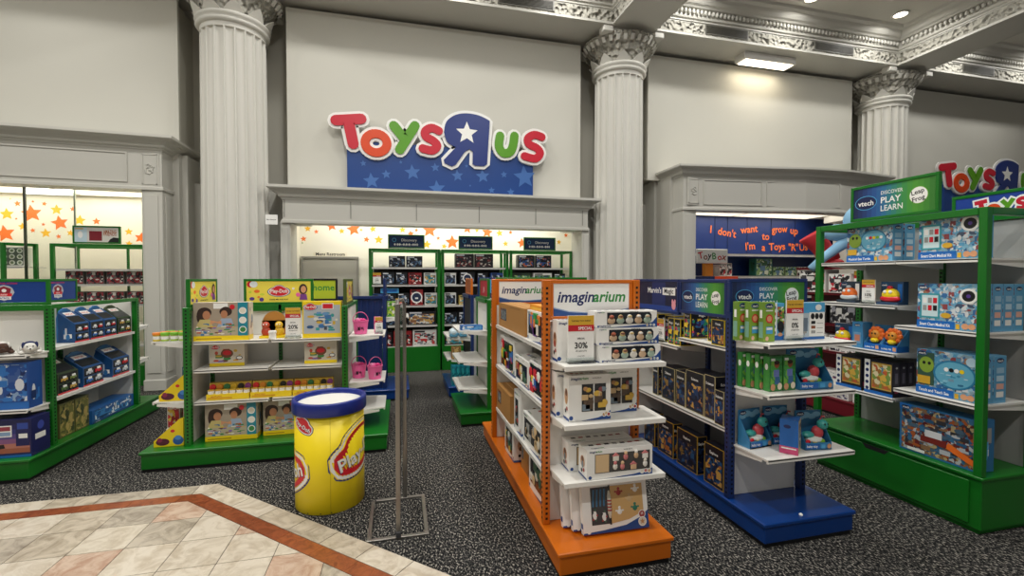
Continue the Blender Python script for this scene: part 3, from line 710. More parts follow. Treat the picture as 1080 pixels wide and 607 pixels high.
def art_plain(c, *txt):
    def f(p):
        p.rect(0, 0, 1, 1, c)
        for t, u, v, h, mt in txt: p.txt(t, u, v, h*p.F[5], mt, 'c', fit=.85*p.F[4], bold=.03)
    return f
def art_hero(p):
    p.rect(0, 0, 1, 1, mat('#d9d6cf', .5)); p.rect(0, .0, .28, 1, mat('#c5dbe6', .5)); p.pol([(.75,0),(1,0),(1,.3),(.88,.34),(.8,.2)], INKK); p.rect(.33, .1, .62, .75, mat('#7d1626', .5)); p.ell(.13, .5, .03, .05, INKW); p.txt('AMAZING', .8, .62, .05, mat('#a85a2c', .5), 'c', fit=.3*p.F[4]); p.txt('FRIENDS', .8, .45, .05, mat('#a85a2c', .5), 'c', fit=.3*p.F[4]); p.rect(.02, .86, .2, .94, GOLD)
def art_toysrus(p):
    """reduced shop logo on a blue header"""
    W, H = p.F[4], p.F[5]; p.rect(0, 0, 1, 1, mat('#1b3f96', .4)); p.layer += 1; k = W*.62/3.4; O, U, V, N, w, h = p.F
    cnt = 0
    for lay, gr in ((0, .12), (1, 0)):
        for i, (ch, col, st) in enumerate(LET):
            for pts, wd in st:
                for a, b in zip(pts, pts[1:]):
                    a, b = Vector(a), Vector(b); t = (b-a).normalized(); n = Vector((-t.y, t.x))*(wd+gr)/2; e = t*(gr/2+.02)
                    q = [a+n-e, a-n-e, b-n+e, b+n+e]; cnt += 1; p.layer = 4+lay*2+cnt*.02
                    p.pol([(.1+(z.x+1.05)*k/W, .5+(z.y-3.8)*k/H) for z in q], INKW if lay == 0 else col)
        q = [(.1+(a+1.05+ (0 if lay else (a-1.1)*.12))*k/W, .5+(b-3.8+(0 if lay else (b-3.85)*.12))*k/H) for a, b in RBODY]; p.layer = 3+lay*2
        cpt = p.P(.1+(1.2+1.05)*k/W, .5+.1*k/H); p.add([cpt]+[p.P(*z) for z in q], [(0, 1+(i+1) % len(q), 1+i) for i in range(len(q))], INKW if lay == 0 else SB)
    p.layer = 7; p.star(.1+(1.085+1.05)*k/W, .5+.155*k/H, .19*k, INKW)
# ================================================================ SHELVING UNITS
# ---- green shelving unit on the left with its end to the camera
t = thing('gondola_shelf', 'green shelving unit with blue rescue-pup header, beside the left shop pilaster', 'shelving unit', (-3.5, 5.3, 0))
plinth(t, -4.25, -2.81, 4.32, 6.35, .18, GREEN)
for x, y, s in ((-2.87, 4.66, 'SE'), (-2.87, 5.95, 'E'), (-4.15, 4.66, 'S'), (-4.15, 5.95, '')): post(t, x, y, .18, 1.37, GREEN, .05, s)
bar(t, 'end_panel', -4.12, -2.9, 4.69, 4.71, .18, 1.33, PWHITE); bar(t, 'end_panel', -4.12, -2.9, 5.93, 5.95, .18, 1.33, PWHITE)
bar(t, 'centre_panel', -3.24, -3.22, 4.71, 5.93, .18, 1.33, PWHITE); post(t, -3.2, 5.33, .18, 1.33, GREEN, .03, 'E', 'slotted_strip'); post(t, -3.2, 4.85, .18, 1.33, GREEN, .03, 'E', 'slotted_strip')
bar(t, 'top_rail', -4.13, -2.89, 4.64, 4.68, 1.32, 1.37, GREEN); bar(t, 'top_rail', -2.89, -2.85, 4.68, 5.93, 1.335, 1.37, GREEN)
header(t, 'y', 4.66, -4.0, -2.86, 1.37, 1.585, GREEN, art_paw(.74)); header(t, 'x', -3.23, 4.75, 5.62, 1.36, 1.585, GREEN, art_paw(.7), True)
for z in (.985, .55): shelf(t, -4.12, -2.86, 4.4, 4.69, z, 'S')
for z in (1.0, .565): shelf(t, -3.22, -2.86, 4.7, 5.92, z, 'E')
for z in (1.04, .66): shelf(t, -4.1, -2.88, 5.97, 6.28, z, 'N')
# ---- modelling-dough shelving unit
t = thing('gondola_shelf', 'green shelving unit with yellow header behind the giant yellow can', 'shelving unit', (-1.1, 4.9, 0))
plinth(t, -2.07, -.11, 4.29, 5.5, .17, GREEN)
for x, y, s in ((-1.745, 4.39, 'SE'), (-.485, 4.39, 'SE'), (-1.745, 5.4, ''), (-.485, 5.4, '')): post(t, x, y, .17, 1.345, GREEN, .05, s)
bar(t, 'centre_panel', -1.72, -.51, 4.8, 4.82, .17, 1.33, PWHITE); bar(t, 'centre_panel', -1.72, -.51, 4.98, 5.0, .17, 1.33, PWHITE)
bar(t, 'side_panel', -1.755, -1.74, 4.42, 5.38, .17, 1.31, PWHITE); bar(t, 'side_panel', -.49, -.475, 4.42, 5.38, .17, 1.31, PWHITE)
for x in (-1.7, -1.115, -.53): post(t, x, 4.785, .17, 1.34, GREEN, .03, 'S', 'slotted_strip')
bar(t, 'top_rail', -1.74, -.49, 4.77, 4.83, 1.28, 1.34, GREEN)
bar(t, 'top_rail', -1.765, -1.725, 4.41, 5.38, 1.31, 1.345, GREEN); bar(t, 'top_rail', -.505, -.465, 4.41, 5.38, 1.31, 1.345, GREEN)
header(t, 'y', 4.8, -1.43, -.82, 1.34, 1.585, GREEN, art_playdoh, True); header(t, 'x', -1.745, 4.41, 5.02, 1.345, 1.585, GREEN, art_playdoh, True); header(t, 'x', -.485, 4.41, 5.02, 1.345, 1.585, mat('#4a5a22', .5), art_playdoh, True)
for z in (1.05, .805, .53):
    shelf(t, -1.72, -1.118, 4.4, 4.79, z, 'S'); shelf(t, -1.112, -.51, 4.4, 4.79, z, 'S')
for z in (1.05, .53): shelf(t, -2.06, -1.77, 4.45, 5.0, z, 'W', .05)
for z in (1.055, .62, .36): shelf(t, -.46, -.14, 4.45, 5.0, z, 'E', .05)
# ---- orange shelving unit
t = thing('gondola_shelf', 'orange shelving unit of wooden toys in the middle of the carpet', 'shelving unit', (1.14, 3.3, 0))
plinth(t, .80, 1.485, 2.22, 4.48, .15, ORANGE)
for x, y, s in ((.83, 2.53, 'SW'), (1.405, 2.53, 'S'), (.83, 4.03, 'W'), (1.405, 4.03, '')): post(t, x, y, .15, 1.585, ORANGE, .042, s)
bar(t, 'end_panel', .852, 1.383, 2.55, 2.565, .15, 1.34, PWHITE); bar(t, 'end_panel', .852, 1.383, 4.02, 4.035, .15, 1.34, PWHITE); bar(t, 'centre_panel', 1.11, 1.13, 2.57, 4.02, .15, 1.34, PWHITE)
header(t, 'y', 2.535, .852, 1.383, 1.35, 1.585, ORANGE, art_imaginarium)
header(t, 'y', 4.03, .852, 1.383, 1.35, 1.585, ORANGE, art_imaginarium, True)
for z in (1.12, .80, .485): shelf(t, .85, 1.475, 2.285, 2.55, z, 'S', .008)
for z in (1.175, .82, .43): shelf(t, .84, 1.11, 2.56, 4.0, z, 'W', 0)
for z in (1.15, .83, .47): shelf(t, .85, 1.38, 4.04, 4.36, z, 'N')
# ---- blue shelving unit
DKPAN = mat('#85878a', .5)
t = thing('gondola_shelf', 'blue shelving unit with magic and learning-toy headers, right of the orange one', 'shelving unit', (2.4, 3.1, 0))
plinth(t, 2.07, 2.75, 2.2, 4.1, .15, BLUE)
for x, y, s in ((2.105, 2.54, 'SW'), (2.675, 2.54, 'SE'), (2.105, 3.8, 'W'), (2.675, 3.8, '')): post(t, x, y, .15, 1.37, NAVY, .046, s)
bar(t, 'end_panel', 2.13, 2.65, 2.56, 2.575, .15, 1.35, PWHITE); bar(t, 'end_panel', 2.13, 2.65, 3.79, 3.805, .15, 1.35, PWHITE); bar(t, 'centre_panel', 2.39, 2.41, 2.58, 3.79, .15, 1.33, DKPAN); post(t, 2.375, 3.12, .15, 1.33, NAVY, .03, 'W', 'slotted_strip')
header(t, 'y', 2.54, 2.08, 2.70, 1.36, 1.59, NAVY, art_vtech); header(t, 'x', 2.105, 2.57, 3.09, 1.33, 1.585, NAVY, art_vtech); header(t, 'x', 2.105, 3.1, 3.8, 1.31, 1.585, NAVY, art_marvin)
header(t, 'x', 2.675, 2.57, 3.8, 1.33, 1.585, NAVY, art_plain(NAVY))
for z in (1.2, .895, .51): shelf(t, 2.115, 2.79, 2.24, 2.56, z, 'S', .01)
shelf(t, 2.1, 2.39, 2.58, 3.11, 1.135, 'W', 0); shelf(t, 2.1, 2.39, 3.13, 3.78, 1.06, 'W', 0); shelf(t, 2.1, 2.39, 2.58, 3.78, .595, 'W', 0)
# ---- green open bay on the right
t = thing('shelving_bay', 'tall open green bay with a drawer base, full of boxed learning toys', 'shelving unit', (3.7, 2.6, 0))
m = MB(); m.box(3.48, 3.95, 2.0, 3.17, .03, .355, GREEN, .003); m.box(3.5, 3.93, 2.02, 3.15, 0, .03, GREEN); m.box(3.465, 3.965, 1.985, 3.185, .345, .365, GREEN, .004); m.build('base', t)
m = MB(); y0, y1 = 2.06, 3.1
m.box(3.468, 3.48, y0, y1, .055, .325, GREEN, .003); d = m.build('drawer', t)
m = MB(); m.prism([(3.467, 2.74, .327), (3.467, 2.54, .327), (3.467, 2.57, .295), (3.467, 2.71, .295)], (.002, 0, 0), SLOT); m.build('handle_slot', d)
for x, y, s in ((3.492, 2.02, ''), (3.492, 3.15, ''), (3.94, 2.02, 'W'), (3.94, 3.15, 'W')): post(t, x, y, .365, 2.03, GREEN, .045, s)
post(t, 3.925, 2.52, .365, 1.98, GREEN, .03, 'W', 'slotted_strip')
bar(t, 'back_panel', 3.935, 3.95, 2.045, 3.125, .365, 1.98, GREY)
bar(t, 'top_rail', 3.47, 3.515, 2.045, 3.125, 1.985, 2.03, GREEN); bar(t, 'top_rail', 3.918, 3.962, 2.045, 3.125, 1.985, 2.03, GREEN); bar(t, 'top_rail', 3.515, 3.918, 1.998, 2.042, 1.985, 2.03, GREEN); bar(t, 'top_rail', 3.515, 3.918, 3.128, 3.172, 1.985, 2.03, GREEN)
header(t, 'x', 3.5, 2.27, 2.88, 2.035, 2.305, GREEN, art_vtech, True)
header(t, 'x', 3.985, 1.5, 2.5, 1.985, 2.19, GREEN, art_toysrus)
bar(t, 'header_brace', 3.955, 3.972, 2.05, 2.48, 1.99, 2.03, GREEN)
shelf(t, 3.475, 3.93, 2.53, 3.12, 1.72, 'W', 0); shelf(t, 3.475, 3.93, 2.03, 2.525, 1.72, 'W', 0)
for z in (1.395, 1.045, .715): shelf(t, 3.475, 3.93, 2.53, 3.12, z, 'W', 0)
for z in (1.255, .80): shelf(t, 3.475, 3.93, 2.03, 2.525, z, 'W', 0)
# ---- shelving units of the middle shop
for i, (x0, x1) in enumerate(((-.49, .68), (.705, 1.885), (1.91, 3.09))):
    nm = ('left', 'middle', 'right')[i]
    t = thing('science_bay', 'tall green bay of dark science toys in the middle shop, %s' % ('beside the washroom door', 'second from the washroom door', 'farthest from the washroom door')[i], 'shelving unit', ((x0+x1)/2, 8.1, 0), 'science toy bays')
    bar(t, 'base', x0, x1, 7.87, 8.4, 0, .42, GREEN, .005)
    for x in (x0+.022, x1-.022):
        for y in (7.89, 8.38): post(t, x, y, .42, 2.08, GREEN, .044, '')
    bar(t, 'back_panel', x0+.05, x1-.05, 8.39, 8.4, .42, 1.76, mat('#2f2b29', .6))
    for y0, y1 in ((7.87, 7.91), (8.36, 8.4)): bar(t, 'top_rail', x0+.045, x1-.045, y0, y1, 2.04, 2.08, GREEN)
    for x in (x0+.02, x1-.02): bar(t, 'top_rail', x-.02, x+.02, 7.915, 8.355, 2.04, 2.08, GREEN)
    for z in (1.77, 1.475, 1.12, .785, .425): shelf(t, x0+.047, x1-.047, 7.9, 8.385, z, 'S', 0, br=False, lip=.03)
    h0 = (-.18, 1.0, 2.17)[i]; header(t, 'y', 7.9, h0, h0+.6, 2.085, 2.32, GREEN, art_discovery)
# ---- units deeper along the aisle
def aisle_unit(label, x0, x1, y0, y1, h, col, frame, face, shelf_z, pan, hdr, sl):
    t = thing('gondola_shelf', label, 'shelving unit', ((x0+x1)/2, (y0+y1)/2, 0))
    plinth(t, min(x0, sl), max(x1, sl), y0, y1, h, col); w = .045
    for x in (x0+w/2, x1-w/2):
        for y in (y0+.1, y1-.1): post(t, x, y, h, 1.36, frame, w, '')
    xe = x0 if face == 'W' else x1; d = .012 if face == 'W' else -.012
    bar(t, 'end_panel', xe+d, xe+3*d, y0+.13, y1-.13, h, 1.32, pan); bar(t, 'centre_panel', x0+.06, x1-.06, (y0+y1)/2-.01, (y0+y1)/2+.01, h, 1.32, PWHITE)
    bar(t, 'top_rail', xe-.02 if face == 'W' else xe-.03, xe+.03 if face == 'W' else xe+.02, y0+.13, y1-.13, 1.315, 1.36, frame)
    bar(t, 'top_rail', x0+.05, x1-.05, y0+.08, y0+.12, 1.32, 1.36, frame)
    header(t, 'x', xe+d*1.6, y0+.09, y0+.6, 1.365, 1.585, *hdr[0], both=True)
    if len(hdr) > 1: header(t, 'y', y0+.1, x0+.1, x1-.1, 1.365, 1.6, *hdr[1])
    for z in shelf_z:
        if face == 'W': shelf(t, sl, xe, y0+.08, y1-.1, z, 'W', .05)
        else: shelf(t, xe, sl, y0+.08, y1-.1, z, 'E', .05)
    return t
art_red = art_plain(mat('#b3152c', .4), ('JR', .5, .3, .3, INKW)); art_home = art_plain(mat('#b7c62f', .4), ('home', .66, .45, .36, INKG))
aisle_unit('green shelving unit with a red header, behind the orange unit', .93, 2.2, 4.8, 5.7, .15, GREEN, GREEN, 'W', (1.02, .68, .38), PWHITE, [(GREEN, art_red), (GREEN, art_red)], .62)
aisle_unit('blue shelving unit past the green one, near the science bays', .93, 2.2, 6.0, 6.9, .15, BLUE, NAVY, 'W', (.8, .5), mat('#23232a', .6), [(ORANGE, art_plain(mat('#a85a2a', .5))), (NAVY, art_plain(LBLUE))], .62)
aisle_unit('navy shelving unit with ridged end panel, behind the modelling-dough unit', -1.6, -.17, 6.05, 6.9, .15, BLUE, NAVY, 'E', (1.08,), NAVY, [(NAVY, art_plain(mat('#20306a', .4)))], .12)
t = thing('gondola_shelf', 'white-backed shelving unit with the lime home header, behind the modelling-dough unit', 'shelving unit', (-1.2, 5.8, 0))
plinth(t, -1.7, -.72, 5.62, 5.98, .12, NAVY); bar(t, 'centre_panel', -1.68, -.74, 5.79, 5.81, .12, 1.3, PWHITE); post(t, -1.68, 5.8, .12, 1.32, NAVY, .04); post(t, -.74, 5.8, .12, 1.32, NAVY, .04); header(t, 'y', 5.8, -1.15, -.72, 1.325, 1.585, BLACK, art_home)
t = [x for x in bpy.data.objects if x.get('label', '').startswith('navy shelving')][0]
m = MB(); m.box(-1.55, -.22, 6.16, 6.17, .15, 1.32, NAVY)
for k in range(19): m.box(-1.54+k*.07, -1.51+k*.07, 6.148, 6.16, .15, 1.32, NAVY, .004)
m.build('ridged_panel', t)
# ---- maroon unit and shelf wall under the slogan
t = thing('gondola_shelf', 'maroon shelving unit seen through the open end of the green bay', 'shelving unit', (5.15, 4.6, 0))
plinth(t, 4.88, 5.5, 3.5, 4.8, .2, MAROON); bar(t, 'centre_panel', 5.18, 5.2, 3.55, 4.75, .2, 1.6, MAROON)
for y in (3.55, 4.75): post(t, 5.19, y, .2, 1.62, MAROON, .05)
for z in (.74, 1.06, 1.42): shelf(t, 4.88, 5.18, 3.55, 4.75, z, 'W', 0, MAROON)
t = thing('wall_shelf', 'white-edged shelf wall under the orange slogan on blue boards', 'shelving unit', (7.5, 8.4, 0))
bar(t, 'base', 5.1, 10.2, 8.1, 8.58, 0, .3, NAVY); bar(t, 'back_panel', 5.1, 10.2, 8.56, 8.585, .3, 2.05, NAVY)
for z in (2.09, 1.63, 1.2, .75): shelf(t, 5.15, 10.15, 8.1, 8.56, z, 'S', 0, br=False, lip=.05)
# ---- units in the left shop
t = thing('shelving_bay', 'open green bay with hero header inside the left shop', 'shelving unit', (-4.2, 8.1, 0))
bar(t, 'base', -4.78, -3.62, 7.8, 8.35, 0, .3, GREEN)
for x in (-4.76, -3.64):
    for y in (7.82, 8.33): post(t, x, y, .3, 2.08, GREEN, .045)
post(t, -4.1, 8.33, .3, 2.04, GREEN, .03, 'S', 'slotted_strip')
for y in (7.82, 8.33): bar(t, 'top_rail', -4.738, -3.662, y-.02, y+.02, 2.04, 2.08, GREEN)
for x in (-4.76, -3.64): bar(t, 'top_rail', x-.02, x+.02, 7.845, 8.305, 2.04, 2.08, GREEN)
for z in (1.72, 1.5, 1.2, .9, .6): shelf(t, -4.735, -3.665, 7.83, 8.3, z, 'S', 0, br=False)
header(t, 'y', 7.83, -4.52, -3.94, 2.085, 2.34, GREEN, art_hero)
t = thing('shelving_bay', 'narrow green bay at the far left edge of the left shop', 'shelving unit', (-5.4, 8.0, 0))
bar(t, 'base', -6.2, -5.05, 7.75, 8.3, 0, .3, GREEN)
for x in (-5.29, -6.18, -5.07):
    post(t, x, 7.77 if x != -5.07 else 8.0, .3, 2.08, GREEN, .045)
bar(t, 'top_rail', -6.16, -5.315, 7.75, 7.79, 2.04, 2.08, GREEN); m = MB(); m.prism([(-5.27, 7.77, 2.04), (-5.09, 7.98, 2.04), (-5.09, 7.98, 2.08), (-5.27, 7.77, 2.08)], (.03, -.02, 0), GREEN); m.build('top_rail', t)
for z in (1.75, 1.4): shelf(t, -6.15, -5.1, 7.8, 8.25, z, 'S', 0, br=False)
# ================================================================ PRODUCTS
def carton(w, d, h, body, art, extra=None):
    def b():
        m = MB(); m.box(-w/2, w/2, -d/2, d/2, 0, h, body); art(m, w, d, h)
        return m, (extra(w, d, h) if extra else [])
    return b
IMC = [mat(c, .4) for c in ('#b98a5a', '#cfb184', '#a33a3a', '#3a5f4a', '#d9d4c4', '#7a8a96', '#5a4a3c', '#d8b04a')]
IMB = mat('#21498c', .4); IMW = mat('#f1f0ec', .35)
def im_title(m, u, v, h, fit):
    m.txt('imagin', u, v, h, INKB, bold=.03, shear=.2); m.txt('arium', u + (text_poly('imagin', .03, .2)[2]-.12)*h/m.F[4], v, h, INKG, bold=.03, shear=.2)
def im_art(seed, cols=IMC, side=True):
    def f(m, w, d, h):
        m.bx(w, d, h, 'f'); m.pol([(.28,0),(1,0),(1,.2),(.9,.12),(.7,.05),(.45,.02)], IMB); m.layer = 2; m.ell(.05, .075, min(.012, h*.06), min(.012, h*.06), IMB, 12)
        im_title(m, .04, .9, min(.016, h*.07), .5); m.txt('wooden play set', .55, .92, .006, INKK)
        e = min(.013, h*.08)
        for k in range(3): m.ell(.84+.055*k, .11+.02*(k % 2), e, e, IMW, 12); m.ell(.84+.055*k, .11+.02*(k % 2), e*.7, e*.7, cols[k], 10)
        for s in 'lr':
            m.bx(w, d, h, s); m.rect(0, 0, 1, .06, IMB)
            if side:
                m.ell(.5, .52, min(.03, d*.3), min(.045, h*.2), mat('#c89b78', .5), 14); m.ell(.5, .6, min(.016, d*.18), min(.02, h*.1), mat('#6b4630', .5), 10); m.ell(.5, .42, .015, .02, IMC[seed % 8], 9); m.ell(.4, .2, .012, .012, INKK, 8); m.ell(.65, .26, .012, .012, IMC[2], 8)
        m.bx(w, d, h, 't'); r = random.Random(seed)
        for k in range(7): m.rect(.1+.12*k, .45+.1*r.random(), .17+.12*k, .62+.1*r.random(), r.choice([INKK, IMC[2], IMB, GREY]))
        im_title(m, .08, .12, .012, .5)
    return f
def im_win(u0, v0, u1, v1, seed, cols=IMC, n=12, two=False, blob=.02):
    """dark clear window with the toys behind it, as a part with sub-parts"""
    def g(w, d, h):
        q = MB(); q.bx(w, d, h, 'f'); q.layer = 4; sub = []
        spans = [(u0, (u0+u1)/2-.015), ((u0+u1)/2+.015, u1)] if two else [(u0, u1)]
        for a, b in spans: q.layer = 4; q.rect(a, v0, b, v1, DWIN)
        r = random.Random(seed); t = MB()
        for i in range(n):
            a, b = spans[i % len(spans)]; x = (r.uniform(a+.04, b-.04)-.5)*w; z = (v0+(v1-v0)*r.uniform(.14, .86))*h; s = blob*r.uniform(.6, 1.15); mt = r.choice(cols)
            if r.random() < .55: t.ball((x, -d/2-.0035, z), s, .006, s*r.uniform(.7, 1.3), mt, 9, 5)
            else: t.box(x-s, x+s, -d/2-.008, -d/2-.003, z-s*.8, z+s*.8, mt, .002)
        return [('window', q, [('toy_pieces', t)])]
    return g
def imag(w, d, h, seed, win=(.33, .2, .92, .84), two=False, n=12, cols=IMC, blob=.02):
    return carton(w, d, h, IMW, im_art(seed, cols), im_win(*win, seed, cols, n, two, blob))
def sale(txt, w=.15, h=.25):
    """upright price card in a clear foot"""
    def b():
        m = MB(); m.box(-w/2, w/2, -.004, .004, .012, h, INKW); m.bx(w, .008, h, 'f'); m.rect(0, .8, 1, 1, GOLD); m.txt('THE BIG TOY EVENT', .5, .87, h*.035, INKK, 'c', fit=.9*w)
        m.rect(0, .67, 1, .8, INKR); m.txt('SPECIAL', .93, .7, h*.065, INKW, 'r', fit=.62*w, bold=.03); m.txt('SPECIAL', .5, .5, h*.035, INKK, 'c')
        m.txt(txt, .5, .31, h*.13, INKK, 'c', fit=.66*w, bold=.02); m.txt('off original price', .5, .24, h*.028, INKK, 'c', fit=.6*w); m.txt('prices as marked', .5, .14, h*.018, INKK, 'c')
        f = MB(); f.box(-w/2-.004, w/2+.004, -.03, .03, 0, .006, glassy(), .001); f.box(-w/2-.004, w/2+.004, -.012, -.009, .006, .03, glassy()); f.box(-w/2-.004, w/2+.004, .009, .012, .006, .03, glassy())
        return m, [('stand', f, [])]
    return b
def generic(w, d, h, body, cols, band=None, title=None, seed=1, n=14, bg=None, frame=.06, tcol=None, scale=34, tpos='t', sides=None):
    """printed toy carton: picture area, colour band with lettering, printed sides"""
    cm = [mat(c, .4) for c in cols]
    def art(m, w, d, h):
        m.bx(w, d, h, 'f'); v0 = .17 if band else frame; v1 = 1-frame if not (title and tpos == 't') else .82
        m.rect(frame, v0, 1-frame, v1, bg or busy(cols, scale)); m.layer = 2; m.collage(frame, v0, 1-frame, v1, cm, n, seed); 
        if band: m.layer += 1; m.rect(0, 0, 1, .15, band)
        if title: m.txt(title, .07, .86 if tpos == 't' else .04, h*(.09 if tpos == 't' else .07), tcol or INKW, fit=.8*w, bold=.02)
        for s in 'lr':
            m.bx(w, d, h, s)
            if sides: m.rect(.06, .04, .94, .96, sides)
            m.layer = 1; m.collage(.1, .12, .9, .9, cm, 5, seed+1, .5)
        m.bx(w, d, h, 't'); m.collage(.08, .1, .92, .9, cm, 4, seed+2, .4)
    return carton(w, d, h, body, art)

# ---------- orange unit, end facing the camera
place('im_a', imag(.2, .09, .235, 2, (.42, .2, .93, .82)), 'toy_box', 'white toy box with tall window, behind the 30% card on the orange end', 'toy box', .965, 2.47, 1.122)
place('sale30', sale('30%', .155, .265), 'sale_card', '30% special price card on the top shelf of the orange end', 'sale card', .985, 2.375, 1.122)
FIG = [mat(c, .45) for c in ('#c8a98a', '#9fb3a4', '#d8d4cc', '#b2593f', '#7c4a35', '#c9b27a', '#e3e0da')]
def figbox():
    def art(m, w, d, h):
        im_art(3, FIG, False)(m, w, d, h); m.bx(w, d, h, 'f'); m.layer = 1; m.pol([(.2,.0),(1,0),(1,.62),(.93,.3),(.8,.14),(.5,.06)], IMB); m.txt('imaginarium', .06, .05, .011, INKB, shear=.2)
    def ex(w, d, h):
        q = MB(); q.bx(w, d, h, 'f'); q.layer = 5; q.pol([(.19,.2),(.84,.2),(.91,.4),(.91,.74),(.88,.92),(.19,.92)], DWIN); t = MB()
        for k in range(5):
            x = (-.245+k*.145)*w; mt = FIG[k % 3]
            t.ball((x, -d/2-.004, h*.42), .024, .008, .019, mt, 10, 6); t.ball((x, -d/2-.006, h*.63), .016, .008, .015, FIG[(k+4) % 7], 10, 6); t.ball((x, -d/2-.011, h*.68), .014, .006, .007, FIG[(k+3) % 7], 8, 5)
        return [('window', q, [('wooden_figures', t)])]
    return carton(.385, .11, .093, IMW, art, ex)
for k, (x, z, ww) in enumerate(((1.275, 1.122, 'bottom'), (1.27, 1.218, 'middle'), (1.266, 1.314, 'top'))):
    place('figbox', figbox(), 'toy_box', f'long white box of wooden figures, {ww} of the stack of three on the orange end', 'toy box', x, 2.40+.015*k, z, (1, -1, -1.5)[k], 'long figure boxes')
for k, (x, y, s, lab) in enumerate(((1.03, 2.39, 0, 'white two-window doll-kit box at the front left of the second orange shelf'), (.99, 2.49, 1, 'white two-window doll-kit box half hidden behind its twin, second orange shelf'), (1.252, 2.495, 2, 'white two-window doll-kit box set back on the far side of the second orange shelf'))):
    place('dollkit', imag(.25, .085, .255, 8, (.3, .2, .88, .8), True, 16, IMC+[TEAL, mat('#8a4a4a', .4)], .022), 'toy_box', lab, 'toy box', x, y, .802, 0, 'doll kit boxes')
def craftbox():
    cc = [mat(c, .5) for c in ('#e8e2d6', '#cf7d7d', '#d9b48c', '#f0ece4')]
    def art(m, w, d, h): im_art(5, cc)(m, w, d, h)
    def ex(w, d, h):
        q = MB(); q.bx(w, d, h, 'f'); q.layer = 5; q.rect(.12, .2, .96, .84, mat('#4c4a48', .2)); q.rect(.13, .22, .33, .82, mat('#d8b98e', .5)); t = MB(); rr = random.Random(4)
        for i, (u, v) in enumerate(((.43,.68),(.58,.68),(.74,.7),(.88,.68),(.42,.38),(.53,.36),(.7,.34),(.88,.38))):
            x, z = (u-.5)*w, v*h; mt = cc[i % 4]; s = .018
            if i % 3 == 0: t.box(x-s, x+s, -d/2-.008, -d/2-.003, z-s, z+s*.6, mt, .003); t.prism([(x-s*1.2, -d/2-.008, z+s*.6), (x+s*1.2, -d/2-.008, z+s*.6), (x, -d/2-.008, z+s*1.6)], (0, .005, 0), cc[1])
            else: t.ball((x, -d/2-.005, z), s*.8, .006, s, mt, 9, 5); t.ball((x, -d/2-.006, z+s*1.2), s*.6, .005, s*.6, cc[(i+1) % 4], 8, 5)
        return [('window', q, [('wooden_shapes', t)])]
    return carton(.40, .115, .165, IMW, art, ex)
place('craft', craftbox(), 'toy_box', 'wide white box of wooden village shapes, front of the third orange shelf', 'toy box', 1.19, 2.355, .487, 0, 'village shape boxes')
place('craft', craftbox(), 'toy_box', 'wide white box of wooden village shapes, just behind its twin on the third shelf', 'toy box', 1.135, 2.487, .487, 0, 'village shape boxes')
def baking():
    def art(m, w, d, h):
        m.bx(w, d, h, 'f'); m.pol([(.0,0),(1,0),(1,.34),(.88,.22),(.65,.1),(.3,.05),(0,.03)], IMB); m.layer = 2; im_title(m, .03, .92, .017, .5); m.txt('Wooden Baking Set', .4, .93, .011, INKK); m.ell(.08, .05, .012, .012, INKW, 12)
        m.bx(w, d, h, 'l'); m.rect(.1, .1, .9, .2, IMB)
    def ex(w, d, h):
        q = MB(); q.bx(w, d, h, 'f'); q.layer = 5; q.pol([(.13,.16),(.4,.16),(.4,.86),(.13,.86)], mat('#3c3a3d', .2)); q.pol([(.43,.16),(.45,.16),(.7,.2),(.93,.32),(.93,.86),(.43,.86)], mat('#cfa96f', .5)); q.rect(.4, .14, .43, .88, mat('#1b1b1d', .3))
        q.ell(.9, .27, .022, .022, INKW, 16); q.ell(.9, .27, .018, .018, IMC[2], 14); q.txt('H', .9, .255, .014, INKW, 'c', bold=.03); q.ell(.9, .13, .026, .026, INKW, 16); q.ell(.9, .13, .022, .022, IMC[4], 14); q.star(.9, .13, .016, IMC[0])
        y = -d/2+.0035; t1 = MB()
        t1.tube([((.41-.5)*w, y, .26*h), ((.41-.5)*w, y, .36*h), ((.41-.5)*w, y, .66*h), ((.41-.5)*w, y, .78*h)], [.007, .013, .013, .007], IMC[4], 10)
        for z in (.4, .46, .52, .58): t1.tube([((.41-.5)*w, y-.001, z*h), ((.41-.5)*w, y-.001, (z+.025)*h)], .0145, IMC[2], 10)
        T2 = []
        for i, (u, v, mt) in enumerate(((.56,.72,IMC[2]),(.82,.75,IMW),(.72,.58,IMC[1]),(.56,.36,IMW),(.8,.4,mat('#2f7a63',.4)))):
            t2 = MB(); T2.append(('cookie_shape', t2)); x, z = (u-.5)*w, v*h; t2.ball((x, y, z), .022, .008, .022, mt, 10, 5); t2.ball((x, y, z+.022), .012, .008, .012, mt, 8, 5); t2.ball((x+.02, y, z+.006), .012, .007, .009, mt, 8, 5); t2.ball((x-.02, y, z+.006), .012, .007, .009, mt, 8, 5)
        t3 = MB()
        for i in range(4): t3.tube([((.16+.055*i-.5)*w, y, .5*h), ((.18+.055*i-.5)*w, y, .82*h)], .008, mat('#3f6f94', .4), 6)
        for (u, v) in ((.18, .34), (.32, .3)):
            t3.ball(((u-.5)*w, y, v*h), .028, .006, .045, IMW, 10, 6)
            for q2 in range(5): t3.ball(((u-.5)*w+.014*math.cos(q2*1.3), y-.005, v*h+.03*math.sin(q2*1.3)), .006, .003, .006, [IMC[2], IMC[3], INKK][q2 % 3], 7, 4)
        return [('window', q, [('rolling_pin', t1), *T2, ('oven_glove', t3)])]
    return carton(.40, .036, .285, IMW, art, ex)
for k, lab in enumerate(('large white wooden baking set box leaning at the front of the orange base', 'second leaning baking set box, only its edge showing on the orange base', 'rearmost leaning baking set box against the white end panel')):
    place('baking', baking(), 'toy_box', lab, 'toy box', 1.19-.042*k, 2.345+.051*k, .16, -1, 'baking set boxes', rx=-11)

